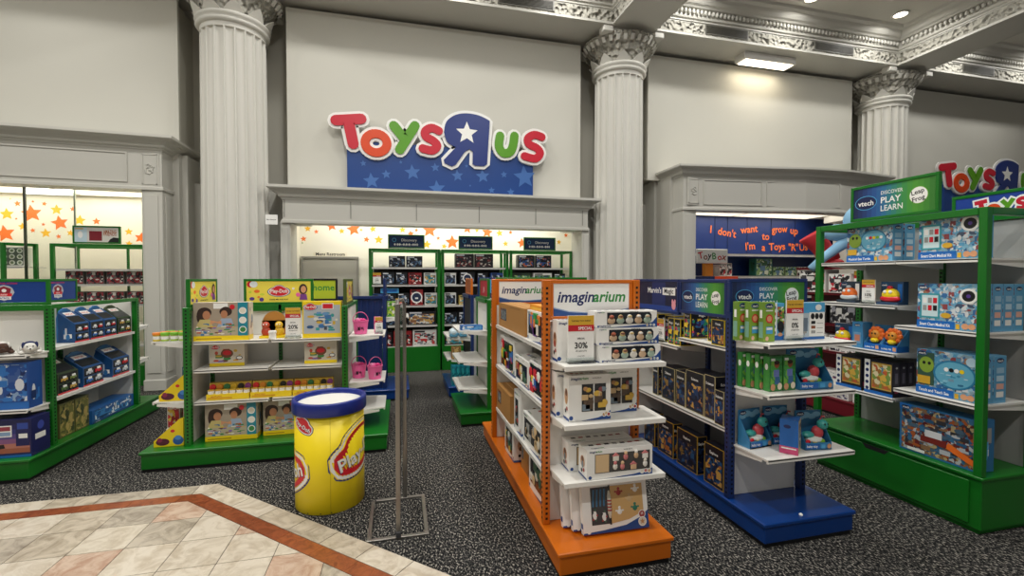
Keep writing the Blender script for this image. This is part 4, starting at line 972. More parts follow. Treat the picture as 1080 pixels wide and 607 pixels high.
# ---------- orange unit, long side: fronts face -X
def side(key, b, name, lab, cat, y0, y1, z, xf, dep, rz=-90, **k): return place(key, b, name, lab, cat, xf+dep/2, (y0+y1)/2, z, rz, **k)
MIX = ['#c8202f', '#e8c53a', '#2f9a4a', '#2f6fb8', '#e8e4da', '#6a3f8a', '#e07a2a']; MIXM = [mat(c, .35) for c in MIX]
def cardbox(w, d, h):
    def art(m, w, d, h):
        m.bx(w, d, h, 'f'); m.rect(.08, .3, .34, .8, mat('#3c4a52', .2)); m.rect(.1, .34, .32, .7, busy(['#5a6a70', '#8aa0a8', '#34484a'], 60)); m.rect(.5, .9, .85, .93, mat('#8a5f2c', .6)); m.bx(w, d, h, 't'); m.rect(0, .47, 1, .53, mat('#c79a62', .5))
    return carton(w, d, h, CARD, art)
side('cb1', cardbox(.86, .2, .2), 'toy_box', 'plain brown cardboard box with a dark window, top side shelf of the orange unit', 'toy box', 3.10, 3.96, 1.177, .86, .2)
side('wb1', carton(.37, .16, .2, IMW, im_art(4, MIXM), im_win(.08, .22, .9, .88, 6, MIXM, 9, False, .045)), 'toy_box', 'white box with yellow and red trucks in its window, beside the orange post', 'toy box', 2.66, 3.03, 1.177, .86, .16)
side('yb', carton(.36, .12, .035, mat('#ef9a1c', .35), lambda m, w, d, h: m.bx(w, d, h, 'f').rect(.1, .2, .9, .6, mat('#f5b83a', .35))), 'toy_box', 'flat bright orange-yellow box lying on the truck box', 'toy box', 2.68, 3.04, 1.379, .88, .12)
side('wd1', carton(.5, .14, .275, IMW, im_art(7, MIXM), im_win(.06, .12, .92, .9, 9, MIXM, 14, False, .05)), 'toy_box', 'white box with stacked colour blocks in a large dark window, second side shelf', 'toy box', 3.40, 3.90, .822, .86, .14)
side('wd2', carton(.38, .16, .19, IMW, im_art(9), im_win(.1, .14, .9, .8, 11, IMC, 9, False, .035)), 'toy_box', 'white box with grey wooden shapes, middle of the second side shelf', 'toy box', 3.0, 3.38, .822, .86, .16)
side('wd3', carton(.36, .16, .215, IMW, im_art(10, MIXM), im_win(.06, .1, .94, .92, 5, [RED, RED, YELLOW, MBLUE, mat('#f2efe6', .4)], 14, False, .035)), 'toy_box', 'white box showing a red and yellow train, second side shelf by the orange post', 'toy box', 2.62, 2.98, .822, .86, .16)
side('cb2', cardbox(.5, .16, .22), 'toy_box', 'brown cardboard box with window, far end of the lowest side shelf', 'toy box', 3.52, 3.98, .432, .85, .16)
def tall(seed): return carton(.2, .2, .31, IMW, im_art(seed), im_win(.15, .15, .6, .8, seed, IMC, 6, False, .02))
side('tl1', tall(12), 'toy_box', 'tall white toy box in the middle of the lowest side shelf', 'toy box', 3.2, 3.4, .432, .86, .2)
side('wd4', carton(.46, .2, .215, IMW, im_art(13), im_win(.08, .2, .9, .84, 13, [mat('#d9d2c2', .4), GREY, IMC[1], IMC[6]], 12, False, .035)), 'toy_box', 'large white box with pale wooden pieces, lowest side shelf by the orange post', 'toy box', 2.68, 3.14, .432, .86, .2)
side('bb1', carton(.3, .12, .25, mat('#e5e3de', .4), im_art(14), im_win(.12, .15, .85, .85, 17, IMC, 8, False, .03)), 'toy_box', 'grey and white toy box standing third from the orange post on the base', 'toy box', 3.42, 3.72, .152, .86, .12)
side('bb2', cardbox(.2, .2, .25), 'toy_box', 'small upright brown box on the orange base between two white ones', 'toy box', 3.14, 3.34, .152, .9, .2)
side('bb3', carton(.36, .1, .255, IMW, im_art(15), im_win(.1, .2, .9, .85, 19, [mat('#d9d2c2', .4), IMC[1], IMC[3]], 8, False, .04)), 'toy_box', 'large upright white box on the orange base beside the front post', 'toy box', 2.66, 3.02, .152, .87, .1)
for k, (z, hh, lab) in enumerate(((.474, .2, 'lowest shelf'), (.834, .2, 'middle shelf'), (1.154, .15, 'top shelf'))):
    place('cbr%d' % k, cardbox(.3, .16, hh), 'toy_box', f'brown cardboard box on the {lab} of the hidden far end of the orange unit', 'toy box', 1.0, 4.2, z, 180)
place('cbr4', cardbox(.26, .18, .22), 'toy_box', 'brown cardboard box on the far end of the orange base', 'toy box', 1.0, 4.25, .152, 180)

# ---------- blue unit, end facing the camera
def phone(w=.09, h=.245):
    def art(m, w, d, h):
        m.bx(w, d, h, 'f'); vt_logo(m, .5, .9, .03, .5); m.rect(.2, .77, .8, .8, INKW); m.ell(.5, .58, .027, .027, RED, 16); m.ell(.5, .58, .019, .019, mat('#e8a27a', .4), 12); m.pol([(.62,.5),(.75,.42),(.7,.54)], RED); m.rect(.22, .2, .8, .38, LBLUE); m.rect(.26, .3, .76, .36, INKW); m.ell(.3, .08, .014, .014, mat('#e9b9a0', .5), 10)
        for s in 'lr':
            m.bx(w, d, h, s); m.rect(0, 0, 1, 1, mat('#6c9038', .4)); m.rect(.1, .1, .9, .5, mat('#7fae9a', .4)); m.rect(.25, .6, .75, .8, INKW)
    return carton(w, .036, h, mat('#86ab3c', .4), art)
for k, (x, y, rz, lab) in enumerate(((2.215, 2.36, 4, 'frontmost'), (2.155, 2.41, 6, 'middle'), (2.11, 2.46, 8, 'rearmost'))):
    place('phone', phone(), 'toy_box', f'lime green toy-phone box, {lab} of three overlapping on the blue end', 'toy box', x, y, 1.202, rz, 'lime toy-phone boxes')
def strip_art(m, w, d, h):
    m.bx(w, d, h, 'f'); m.rect(.0, .1, .45, 1, INKW)
    for i in range(5): m.ell(.22, .2+.17*i, .014, .014, [INKB, MBLUE, LIME, RED, INKB][i], 12)
    m.rect(.48, .3, 1, .9, busy(['#5a8a30', '#9ac04a', '#e8e4d8', '#2b2f40', '#c05a3a'], 60)); m.ell(.75, .35, .025, .04, INKK, 10); m.rect(0, 0, 1, .13, MBLUE); m.ell(.7, .15, .02, .012, SKIN, 9)
place('strip', carton(.1, .06, .235, LBLUE, strip_art), 'toy_box', 'blue boxed toy with a white strip of round icons, beside the lime boxes', 'toy box', 2.325, 2.42, 1.202)
place('sale0', sale('0%', .13, .255), 'sale_card', 'price card with yellow top on the top shelf of the blue end', 'sale card', 2.435, 2.37, 1.202)
def back_art(m, w, d, h):
    m.bx(w, d, h, 'f'); m.rect(0, .72, 1, 1, LBLUE); m.rect(0, 0, .34, .72, mat('#b9c8d2', .4)); m.rect(.34, .08, 1, .74, INKW); m.collage(.02, .1, .3, .6, [GREY, mat('#6a7a8a', .4), INKK], 6, 3, .8)
    for i in range(3): m.ell(.48+.18*i, .63, .016, .02, INKK, 9); m.layer -= 1
    for i, c in enumerate((INKK, mat('#8a4a2a', .5), GREY)): m.rect(.42, .42-.13*i, .6, .5-.13*i, c); m.rect(.66, .43-.13*i, .92, .445-.13*i, GREY)
    m.ell(.72, .87, .025, .02, INKW, 12); m.rect(0, 0, 1, .06, MBLUE)
place('backbox', carton(.185, .07, .235, mat('#8ab4cf', .4), back_art), 'toy_box', 'pale blue toy box turned to its white printed back, blue top shelf', 'toy box', 2.585, 2.41, 1.202)
def green_fig(m, w, d, h):
    m.bx(w, d, h, 'f'); m.rect(0, .0, 1, 1, mat('#2f7a38', .4)); m.rect(.05, .1, .95, .95, busy(['#2f7a38', '#4a9a44', '#7ab84a', '#276a3a', '#3c8a50'], 30)); m.ell(.55, .78, .02, .025, mat('#8a4a2a', .5), 10); m.ell(.55, .83, .022, .012, mat('#2b1a12', .5), 10); m.rect(.3, .42, .75, .62, mat('#6a7ab8', .4)); m.rect(.4, .2, .8, .42, mat('#3f6a9a', .4)); m.ell(.25, .12, .018, .022, SKIN, 10); m.ell(.8, .14, .018, .022, mat('#f0e2c8', .5), 10); m.rect(.08, .88, .4, .95, INKW)
    m.bx(w, d, h, 'l'); m.rect(.1, .1, .9, .9, mat('#3f8a3a', .4)); m.ell(.5, .7, .012, .02, INKW, 10)
for k, (x, y, lab) in enumerate(((2.172, 2.493, 'rearmost'), (2.195, 2.447, 'second rearmost'), (2.22, 2.401, 'third rearmost'))):
    place('gfig0', carton(.08, .036, .22, mat('#3a8a3c', .4), green_fig), 'toy_box', f'slim green toy box, {lab} of the green row on the blue second shelf', 'toy box', x, y, .897, 5, 'slim green boxes')
for k, (x, y, lab) in enumerate(((2.25, 2.345, 'left'), (2.355, 2.35, 'right'))):
    place('gfig', carton(.095, .05, .215, mat('#3a8a3c', .4), green_fig), 'toy_box', f'green box picturing a child, {lab} front one on the blue second shelf', 'toy box', x, y, .897, 2, 'slim green boxes')
def tray_toy(cols, w=.23, h=.22, d=.12):
    """open-fronted display pack: printed back card, tray with sloped sides, a plastic animal toy in it"""
    def b():
        m = MB(); m.box(-w/2, w/2, d/2-.006, d/2, 0, h, cols[0]); m.face((-w/2, d/2-.006, 0), (1,0,0), (0,0,1), w, h)
        m.layer = 1
        for u, v, r in ((.2,.8,.03),(.4,.86,.035),(.65,.82,.03),(.82,.88,.03)): m.ell(u, v, r, r*.6, cols[1], 12)
        vt_logo(m, .2, .9, .028, .55)
        t = MB(); t.box(-w/2, w/2, -d/2, d/2-.006, 0, .012, cols[2]); t.box(-w/2, w/2, -d/2, -d/2+.004, 0, h*.2, cols[2]); t.face((-w/2, -d/2, 0), (1,0,0), (0,0,1), w, h*.2); t.rect(.03, .15, .55, .85, MBLUE); t.txt('baby toy', .06, .35, h*.07, INKW, fit=.45*w); t.rect(.6, .2, .75, .8, LBLUE); t.ell(.9, .5, .014, .016, SKIN, 10)
        for sx in (-1, 1): t.prism([(sx*w/2, d/2-.006, .012), (sx*w/2, -d/2, .012), (sx*w/2, -d/2, h*.2), (sx*w/2, d/2-.006, h*.85)], (-sx*.003, 0, 0), cols[2])
        a = MB(); a.ball((.03, 0, h*.42), .036, .032, .042, cols[3], 14, 8); a.ball((.055, -.012, h*.66), .034, .032, .032, cols[4], 14, 8); a.ball((.072, -.035, h*.69), .006, .005, .008, INKK, 8, 5); a.ball((.05, -.04, h*.69), .006, .005, .008, INKK, 8, 5)
        a.ball((-.035, 0, h*.36), .04, .03, .022, cols[4], 12, 7); a.ball((.0, -.01, h*.24), .06, .035, .022, cols[5], 14, 7); a.tube([(.05, 0, h*.78), (.06, .0, h*.88), (.075, 0, h*.86)], .006, cols[3], 8)
        for q in range(3): a.ball((-.06+.05*q, -.035, h*.2), .018, .008, .018, [RED, YELLOW, LIME][q], 10, 6)
        return m, [('tray', t, []), ('animal_toy', a, [])]
    return b
TC = [mat('#2f6f9a', .4), mat('#7fb2cf', .4), mat('#3a86b8', .35), mat('#c8484f', .35), mat('#3fa7a0', .35), mat('#e9efe9', .4)]
place('tray1', tray_toy(TC, .24, .24, .12), 'toy_pack', 'open blue baby-toy pack with a teal and red rider, blue second shelf', 'toy pack', 2.545, 2.36, .897, -4)
place('tray2', tray_toy(TC, .18, .225, .1), 'toy_pack', 'open blue pack with teal animal, leftmost on the lowest blue end shelf', 'toy pack', 2.235, 2.47, .512, 6, 'open animal packs')
place('tray2', tray_toy(TC, .18, .225, .1), 'toy_pack', 'open blue pack with teal animal, behind the angled box on the lowest blue shelf', 'toy pack', 2.45, 2.488, .512, -4, 'open animal packs')
place('tray2', tray_toy(TC, .18, .225, .1), 'toy_pack', 'open blue pack with teal animal, at the front edge of the lowest blue shelf', 'toy pack', 2.57, 2.35, .512, -8, 'open animal packs')
def angle_art(m, w, d, h):
    m.bx(w, d, h, 'f'); m.rect(.0, .0, 1, 1, mat('#d9c59a', .4)); m.collage(.05, .1, .95, .9, [GOLD, INKW, mat('#b8823a', .4), LBLUE, INKK], 10, 3, .5); m.bx(w, d, h, 'l'); m.rect(0, .22, 1, 1, MBLUE); m.ell(.4, .8, .02, .012, INKB, 12); m.rect(0, 0, 1, .22, mat('#d04a7a', .4)); m.rect(.1, .14, .9, .18, INKW)
place('angle', carton(.12, .1, .21, MBLUE, angle_art), 'toy_box', 'blue box with pink foot set at an angle on the lowest blue end shelf', 'toy box', 2.372, 2.328, .512, 38)
m = MB(); m.lathe((0,0,0), [(.011,0),(.011,.006),(.004,.012)], 14, INKW)
o = m.build('shelf_peg'); o.location = (2.37, 2.24, .151); tag(o, 'tiny white round peg left lying on the bare blue base', 'peg')

# ---------- blue unit, long side
def dark(w, d, h, cols, title, seed, edge=GOLD, body=mat('#10131f', .35)):
    cm = [mat(c, .35) for c in cols]
    def art(m, w, d, h):
        for s, ww in (('f', w), ('l', d), ('r', d)):
            m.bx(w, d, h, s); e = .004; m.rect(0, 0, 1, 1, edge); m.rect(e/ww, e/h, 1-e/ww, 1-e/h, body); m.rect(.08, .08, .92, .7, busy(cols, 40)); m.collage(.1, .1, .9, .62, cm, 9 if s == 'f' else 4, seed, .4)
            m.txt(title, .5, .78, min(.02, h*.09), INKW, 'c', fit=.8*ww)
    return carton(w, d, h, body, art)
DK1 = ['#121c3a', '#1a3158', '#0f1630', '#28507a', '#0b1022', '#16284a', '#8a6a34']; DK2 = ['#10203f', '#173a66', '#0d1730', '#a8642a', '#1f4f7c', '#122a4c', '#c89a4a']; DK3 = ['#3a1a5a', '#2a6aa8', '#e8c53a', '#c83a5a', '#2f9a6a', '#111830']
side('bk1', dark(.2, .1, .235, DK3, 'Magic', 1, YELLOW), 'toy_box', 'tall yellow-edged dark magic box on the top side shelf, blue unit', 'toy box', 2.68, 2.88, 1.137, 2.19, .1)
side('bk2', dark(.13, .08, .175, DK2, 'Tricks', 2, YELLOW), 'toy_box', 'small yellow-edged magic box in front of the tall one, by the navy post', 'toy box', 2.6, 2.73, 1.137, 2.105, .08)
for k, (y0, y1, lab) in enumerate(((3.22, 3.3, 'first'), (3.135, 3.215, 'second'), (3.01, 3.09, 'third'))):
    z = 1.137 if y1 < 3.11 else 1.062
    side('mk', dark(.08, .2, .21, DK3, 'Magic', 4, YELLOW), 'toy_box', f'slim yellow-edged magic box, {lab} from the price card on the blue side', 'toy box', y0, y1, z, 2.135, .2, group='slim magic boxes')
side('mk2', dark(.13, .16, .22, ['#1a2f6a', '#d84a8a', '#3a8ad0', '#0f1c40', '#e8e0f0'], 'Magic Show', 5, YELLOW), 'toy_box', 'blue magic box with a pink picture, beside the price card', 'toy box', 3.305, 3.435, 1.062, 2.19, .16)
for k, (y0, y1, lab) in enumerate(((3.47, 3.6, 'near'), (3.63, 3.76, 'far'))):
    side('mk3', dark(.13, .16, .225, DK1, 'Magic', 6, YELLOW), 'toy_box', f'dark blue yellow-edged magic box, the {lab} one past the price card', 'toy box', y0, y1, 1.062, 2.14, .16, group='far magic boxes')
side('sale2', sale('25%', .1, .19), 'sale_card', 'small price card standing among the magic boxes', 'sale card', 3.36, 3.46, 1.062, 2.106, .06)
for k, (y0, y1, hh, dd, lab) in enumerate(((3.44, 3.52, .25, .14, 'slim upright box, farthest on the middle side shelf'), (3.2, 3.38, .27, .15, 'second farthest, wide box on the middle side shelf'), (3.06, 3.18, .27, .15, 'narrow box left of the big volcano-coloured one'), (2.84, 3.05, .3, .17, 'big box with orange glow, centre of the middle side shelf'), (2.72, 2.83, .31, .17, 'upright box against the big glowing one'), (2.6, 2.69, .235, .12, 'small box beside the navy post on the middle side shelf'))):
    side('dk%d' % k, dark(y1-y0, dd, hh, DK2 if k in (3, 5) else DK1, 'Science', 10+k, mat('#c7b98a', .4)), 'toy_box', 'dark blue science box: ' + lab, 'toy box', y0, y1, .597, 2.13 if k != 5 else 2.105, dd)
for k, (y0, y1, lab) in enumerate(((3.45, 3.62, 'farthest from the camera'), (3.18, 3.4, 'second farthest'), (2.88, 3.13, 'second nearest'), (2.6, 2.8, 'nearest the navy post'))):
    side('dl%d' % k, dark(y1-y0, .08, .28, DK2 if k % 2 else DK1, 'Explore', 20+k, GOLD), 'toy_box', f'gold-edged dark box standing on the blue base, {lab}', 'toy box', y0, y1, .152, 2.11, .08)

# ---------- green bay on the right
VT = ['#5a9fc6', '#9cc4d8', '#d8dde0', '#3a6fa6', '#5a94b4', '#a87a5c', '#8aa6b4', '#6aa8cc', '#4a5a72', '#b8c4cc', '#7cb2cc', '#94484c']
def vtbox(w, d, h, title, seed, main, body=mat('#6fb0d6', .35)):
    cm = [mat(c, .4) for c in VT]
    def art(m, w, d, h):
        m.bx(w, d, h, 'f'); m.rect(.0, .16, 1, 1, busy(VT, 44)); m.layer = 2; m.collage(.36, .18, .98, .95, cm, 40, seed, .17); m.layer += 1; main(m, w, h); m.rect(0, 0, .62, .17, MBLUE); m.txt(title, .05, .05, h*.07, INKW, fit=.5*w, bold=.02); vt_logo(m, .1, .92, .03, .5)
        m.layer += 1; m.rect(.64, .02, .7, .13, GOLD); m.ell(.78, .09, .02, .02, SKIN, 10); m.ell(.88, .09, .02, .02, SKIN, 10)
        for s in 'lr':
            m.bx(w, d, h, s); m.rect(.05, .02, .95, .98, mat('#5d9fc8', .4)); vt_logo(m, .5, .9, d*.3, .5)
            for i in range(4): m.rect(.2, .12+.17*i, .8, .24+.17*i, [INKW, mat('#e8b0a0', .5), mat('#bcd8e8', .5), mat('#9ac0d8', .5)][i])
    return carton(w, d, h, body, art)
def main_chart(m, w, h): m.rect(.05, .22, .38, .78, mat('#3a9aa8', .35)); m.rect(.08, .26, .35, .74, mat('#cfe6ea', .4)); [m.rect(.1+.085*i, .56-.17*j, .165+.085*i, .68-.17*j, [INKW, GREY, RED, INKK][(i+j) % 4]) for i in range(3) for j in range(2)]; m.ell(.82, .74, .05, .05, INKW, 20); m.ell(.82, .74, .035, .035, INKK, 18); m.ell(.82, .74, .012, .012, PURP, 10); m.ell(.48, .3, .03, .018, GOLD, 12)
def main_bus(m, w, h): m.ell(.6, .58, .1, .085, mat('#2f7ca4', .35), 24); m.ell(.6, .58, .09, .075, mat('#6ab0cc', .35), 24); m.collage(.42, .3, .8, .6, [mat(c, .4) for c in ('#3a86a8', '#8cc4d8', '#2f6f94', '#c8dce4')], 12, 3, .2); [m.ell(.47+.075*i, .66, .012, .012, [INKW, RED, YELLOW, LIME, INKW][i], 10) for i in range(5)]; m.ell(.2, .6, .05, .055, mat('#8aa83c', .4), 18); m.ell(.24, .68, .01, .012, INKK, 8); m.ell(.15, .68, .01, .012, INKK, 8); m.rect(.03, .2, .24, .36, GOLD)
def main_lion(m, w, h): m.rect(.02, .2, .3, .94, mat('#3a5a4a', .4)); m.ell(.17, .66, .045, .055, mat('#8aa83c', .4), 18); m.ell(.13, .7, .01, .012, INKK, 8); m.ell(.22, .7, .01, .012, INKK, 8); m.rect(.02, .22, .24, .4, GOLD); m.ell(.62, .52, .12, .095, mat('#2f7ca4', .35), 24); m.ell(.62, .52, .108, .084, mat('#64acc8', .35), 24); m.collage(.4, .28, .86, .56, [mat(c, .4) for c in ('#3a86a8', '#8cc4d8', '#2f6f94', '#c8dce4', '#7a9ab0')], 14, 5, .2); [m.ell(.5+.08*i, .62, .014, .014, [INKW, INKK, INKW, YELLOW][i], 10) for i in range(4)]; m.ell(.88, .85, .03, .03, mat('#b8d4e4', .4), 14)
def bay(key, b, name, lab, y0, y1, z, d, xf=3.525, cat='toy box', **k): return side(key, b, name, lab, cat, y0, y1, z, xf, d, **k)
bay('v1', vtbox(.35, .1, .275, 'Musical Sea Turtle', 3, main_bus), 'toy_box', 'blue musical toy box on the top bay shelf, far front one', 2.585, 2.935, 1.722, .1, group='musical toy boxes')
bay('v1', vtbox(.35, .1, .275, 'Musical Sea Turtle', 3, main_bus), 'toy_box', 'blue musical toy box on the top bay shelf, behind its twin', 2.585, 2.935, 1.722, .1, xf=3.64, group='musical toy boxes')
bay('v2', vtbox(.36, .09, .3, 'Smart Chart Medical Kit', 7, main_chart), 'toy_box', 'smart chart medical kit box on the top bay shelf beside the near post', 2.05, 2.41, 1.722, .09, group='medical kit boxes')
bay('v2', vtbox(.36, .09, .3, 'Smart Chart Medical Kit', 7, main_chart), 'toy_box', 'smart chart medical kit box on the shelf below, front one', 2.05, 2.41, 1.257, .09, group='medical kit boxes')
for k in range(4): bay('v2', vtbox(.36, .09, .3, 'Smart Chart Medical Kit', 7, main_chart), 'toy_box', f'medical kit box seen by its narrow side, {("second","third","fourth","rearmost")[k]} behind the near post', 2.05, 2.41, 1.257, .09, xf=3.525+.096*(k+1), group='medical kit boxes') if k < 3 else None
def dome_pack(body, dome, rim, card):
    """pack with a rounded plastic toy bulging from its front"""
    def b():
        w, d, h = .158, .1, .17; m = MB(); m.box(-w/2, w/2, d/2-.05, d/2, 0, h, body); m.face((-w/2, d/2-.05, 0), (1,0,0), (0,0,1), w, h); m.layer = 1; vt_logo(m, .15, .86, .026, .5); m.rect(.75, .1, .95, .9, card); m.box(-w/2, w/2, -d/2, d/2-.05, 0, .02, body)
        a = MB(); a.ball((0, -.012, h*.42), .062, .036, .05, dome, 16, 8); a.ball((0, -.018, h*.26), .072, .032, .028, rim, 16, 7); a.ball((-.02, -.045, h*.56), .012, .008, .012, INKW, 9, 6); a.ball((.02, -.045, h*.56), .012, .008, .012, INKW, 9, 6); a.ball((0, -.02, h*.74), .02, .015, .014, rim, 10, 6)
        return m, [('plastic_toy', a, [])]
    return b
bay('d1', dome_pack(mat('#2b3a4a', .4), ORNG, mat('#c9d2d8', .4), INKW), 'toy_pack', 'pack with an orange egg-shaped toy, far end of the upper bay shelf', 2.86, 3.02, 1.397, .1, cat='toy pack')
bay('sale4', sale('10%', .1, .185), 'sale_card', 'price card on the upper far shelf of the green bay', 2.70, 2.80, 1.397, .06, xf=3.49, cat='sale card')
bay('d2', dome_pack(mat('#26415f', .4), YELLOW, RED, MBLUE), 'toy_pack', 'pack with a yellow and red drum toy, upper far shelf right of the price card', 2.54, 2.69, 1.397, .1, xf=3.52, cat='toy pack')
bay('d3', dome_pack(mat('#26415f', .4), YELLOW, RED, MBLUE), 'toy_pack', 'pack with a yellow and red drum toy, next shelf down by the far green post', 2.89, 3.09, 1.047, .1, cat='toy pack')
bay('tb', carton(.085, .1, .2, mat('#3f84b4', .4), lambda m, w, d, h: (m.bx(w, d, h, 'f'), vt_logo(m, .5, .88, .024, .5), m.rect(.15, .15, .85, .6, mat('#6a9ac0', .4)), m.rect(.25, .25, .75, .5, mat('#c8826a', .4)))), 'toy_box', 'narrow blue toy box between drum pack and orange flower packs', 2.795, 2.88, 1.047, .1)
def flower_pack():
    w, d, h = .118, .12, .185; m = MB(); m.box(-w/2, w/2, d/2-.008, d/2, 0, h, mat('#3f84b4', .4)); m.box(-w/2, w/2, -d/2, d/2-.008, 0, .045, MBLUE); m.face((-w/2, -d/2, 0), (1,0,0), (0,0,1), w, .045); m.txt('Lullaby Pal', .08, .3, .012, INKW, fit=.11); m.rect(.75, .2, .95, .8, SKIN)
    for sx in (-1, 1): m.prism([(sx*w/2, d/2-.008, .045), (sx*w/2, -d/2, .045), (sx*w/2, d/2-.008, h*.9)], (-sx*.003, 0, 0), mat('#4a90c0', .4))
    a = MB()
    for i in range(9):
        t = 2*math.pi*i/9; a.ball((.042*math.cos(t), -.01, .115+.042*math.sin(t)), .022, .016, .022, ORNG, 10, 6)
    a.ball((0, -.022, .115), .034, .02, .034, mat('#f2a33a', .4), 12, 7); a.ball((0, -.03, .07), .03, .022, .02, YELLOW, 10, 6); a.ball((-.012, -.042, .122), .006, .004, .008, INKK, 7, 5); a.ball((.012, -.042, .122), .006, .004, .008, INKK, 7, 5); a.ball((-.035, -.02, .06), .016, .014, .012, MBLUE, 8, 5)
    return m, [('flower_toy', a, [])]
for k, (y, lab) in enumerate(((2.665, 'far one'), (2.54, 'near one'))): bay('fl', flower_pack, 'toy_pack', f'open blue pack with an orange petal-faced lion toy, {lab} of the pair', y, y+.12, 1.047, .12, cat='toy pack', group='orange lion packs') if y > 2.53 else None
def tablet(m, w, d, h):
    m.bx(w, d, h, 'f'); m.rect(0, 0, .2, 1, INKW)
    for i in range(5): m.ell(.1, .14+.18*i, .013, .013, INKB, 10); m.layer -= 1
    m.layer = 2; m.rect(.22, .1, 1, 1, mat('#20222c', .35)); m.rect(.26, .16, .95, .94, mat('#c9a24a', .4)); m.rect(.29, .2, .92, .9, busy(['#d8b04a', '#7a9a4a', '#c8623a', '#e8dcb0', '#5a8aa0', '#a8743a'], 34)); m.rect(0, 0, 1, .09, MBLUE)
    for s in 'lr':
        m.bx(w, d, h, s); m.rect(.08, .05, .92, .95, mat('#2a2630', .4)); m.rect(.3, .4, .7, .7, mat('#5a5662', .4)); m.rect(.25, .12, .75, .26, mat('#b0486a', .4)); m.ell(.5, .85, .01, .008, GREY, 8)
for k in range(4): bay('tab', carton(.21, .065, .255, mat('#24222a', .4), tablet), 'toy_box', f'dark activity-tablet box, {("front","second","third","rearmost")[k]} of the row of four on the low far shelf', 2.78, 2.99, .717, .065, xf=3.5+.068*k, group='activity tablet boxes')
for k in range(3): bay('tab', carton(.21, .065, .255, mat('#24222a', .4), tablet), 'toy_box', f'dark activity-tablet box, {("front","middle","rear")[k]} of the nearer row of three on the low far shelf', 2.545, 2.755, .717, .065, xf=3.5+.068*k, group='activity tablet boxes')
for k in range(2): bay('v3', vtbox(.36, .11, .3, 'Touch and Teach Sea', 5, main_lion), 'toy_box', f'large blue sea-turtle toy box on the low near shelf, {("front one","rear one")[k]}', 2.05, 2.41, .802, .11, xf=3.53+.118*k, group='sea turtle boxes')
def playset(m, w, d, h):
    cc = ['#6a2a26', '#8a6a4a', '#3a6f94', '#b8bcc0', '#a8582a', '#3a3a3e', '#b8a478', '#4a6478', '#2f5f86']
    m.bx(w, d, h, 'f'); m.rect(0, 0, 1, 1, mat('#2f6fa0', .4)); m.rect(.03, .04, 1, .97, busy(cc, 46)); m.layer = 2; m.collage(.06, .1, .95, .9, [mat(c, .4) for c in cc], 80, 8, .16); m.pol([(.0,.88),(.16,.9),(.18,1),(0,1)], MBLUE); vt_logo(m, .09, .93, .03, .5); m.rect(.12, .04, .36, .1, INKW); m.pol([(.62,.3),(.98,.08),(.98,.2),(.66,.42)], ORNG); m.rect(.36, .42, .58, .56, mat('#d8dadc', .4)); m.rect(.3, .3, .64, .42, mat('#7a2a22', .4))
    m.bx(w, d, h, 'r'); m.rect(0, 0, 1, 1, mat('#2f6fa0', .4)); m.collage(.1, .08, .9, .85, [LBLUE, INKW, ORNG, mat('#7a2a22', .4), MBLUE, GREY], 14, 3, .4)
bay('ps', carton(.46, .14, .33, mat('#2f6fa0', .4), playset), 'toy_box', 'large blue boxed airport playset standing on the green drawer base', 2.05, 2.51, .367, .14, xf=3.525)
# ---------- left green unit: side faces +X, end faces the camera
def east(key, b, name, lab, cat, y0, y1, z, xf, dep, **k): return place(key, b, name, lab, cat, xf-dep/2, (y0+y1)/2, z, 90, **k)
def vehicle_pack(w, d, h, card, cars, edge):
    """hanging-card pack with an arched top and three little window rows, a small truck in each"""
    def b():
        m = MB(); pr = [(-w/2, 0), (w/2, 0), (w/2, h*.72), (w*.36, h*.93), (w*.12, h), (-w*.12, h), (-w*.36, h*.93), (-w/2, h*.72)]
        m.prism([(x, d/2, z) for x, z in pr], (0, -.012, 0), card); m.prism([(-w/2, d/2-.012, 0), (-w/2, -d/2, 0), (-w/2, -d/2, h*.55), (-w/2, d/2-.012, h*.9)], (w, 0, 0), edge)
        m.face((-w/2, -d/2, 0), (1,0,0), (0,0,1), w, h*.55); m.rect(.05, .06, .95, .46, DWIN); m.layer = 0; m.rect(.05, .54, .95, .96, DWIN); m.rect(0, 0, 1, .07, RED)
        sl = Vector((0, d-.012, h*.35)); m.face((-w/2, -d/2, h*.55), (1,0,0), sl.normalized(), w, sl.length); m.rect(.06, .1, .94, .6, DWIN); m.rect(.2, .66, .8, .92, INKW); m.txt('RESCUE', .5, .72, sl.length*.13, RED, 'c', fit=.5*w, bold=.03)
        for k in (0, 1):
            m.face(((-w/2 if k == 0 else w/2), (d/2-.012 if k == 0 else -d/2), 0), (0, -1 if k == 0 else 1, 0), (0,0,1), d-.012, h*.55); m.collage(.1, .1, .9, .9, [card, INKW, cars[0], cars[1]], 5, 3, .5)
        t = MB()
        for zz in (h*.06, h*.3):
            for sx in (-.22, .22):
                x = sx*w; s = w*.15; c = cars[int((zz > h*.2) + (sx > 0)) % len(cars)]
                t.box(x-s, x+s, -d/2-.009, -d/2-.002, zz+.012, zz+.012+s*.7, c, .002); t.box(x-s*.4, x+s*.7, -d/2-.008, -d/2-.002, zz+.012+s*.6, zz+.012+s*1.15, INKW, .002)
                for q in (-.6, .6): t.lathe((x+q*s, -d/2-.006, zz+.013), [(s*.28, -.004), (s*.28, .004)], 8, INKK, ax='y')
        return m, [('toy_truck', t, [])]
    return b
BCAR = [mat('#2f6fc0', .4), mat('#c9ced6', .4), RED, YELLOW]; GCAR = [mat('#4a6a34', .4), mat('#c9a24a', .4), mat('#7a8a4a', .4)]
PB, PB2, PG, PG2 = mat('#2a6da8', .35), mat('#1c4a80', .35), mat('#3a4a2a', .4), mat('#2a3a22', .4)
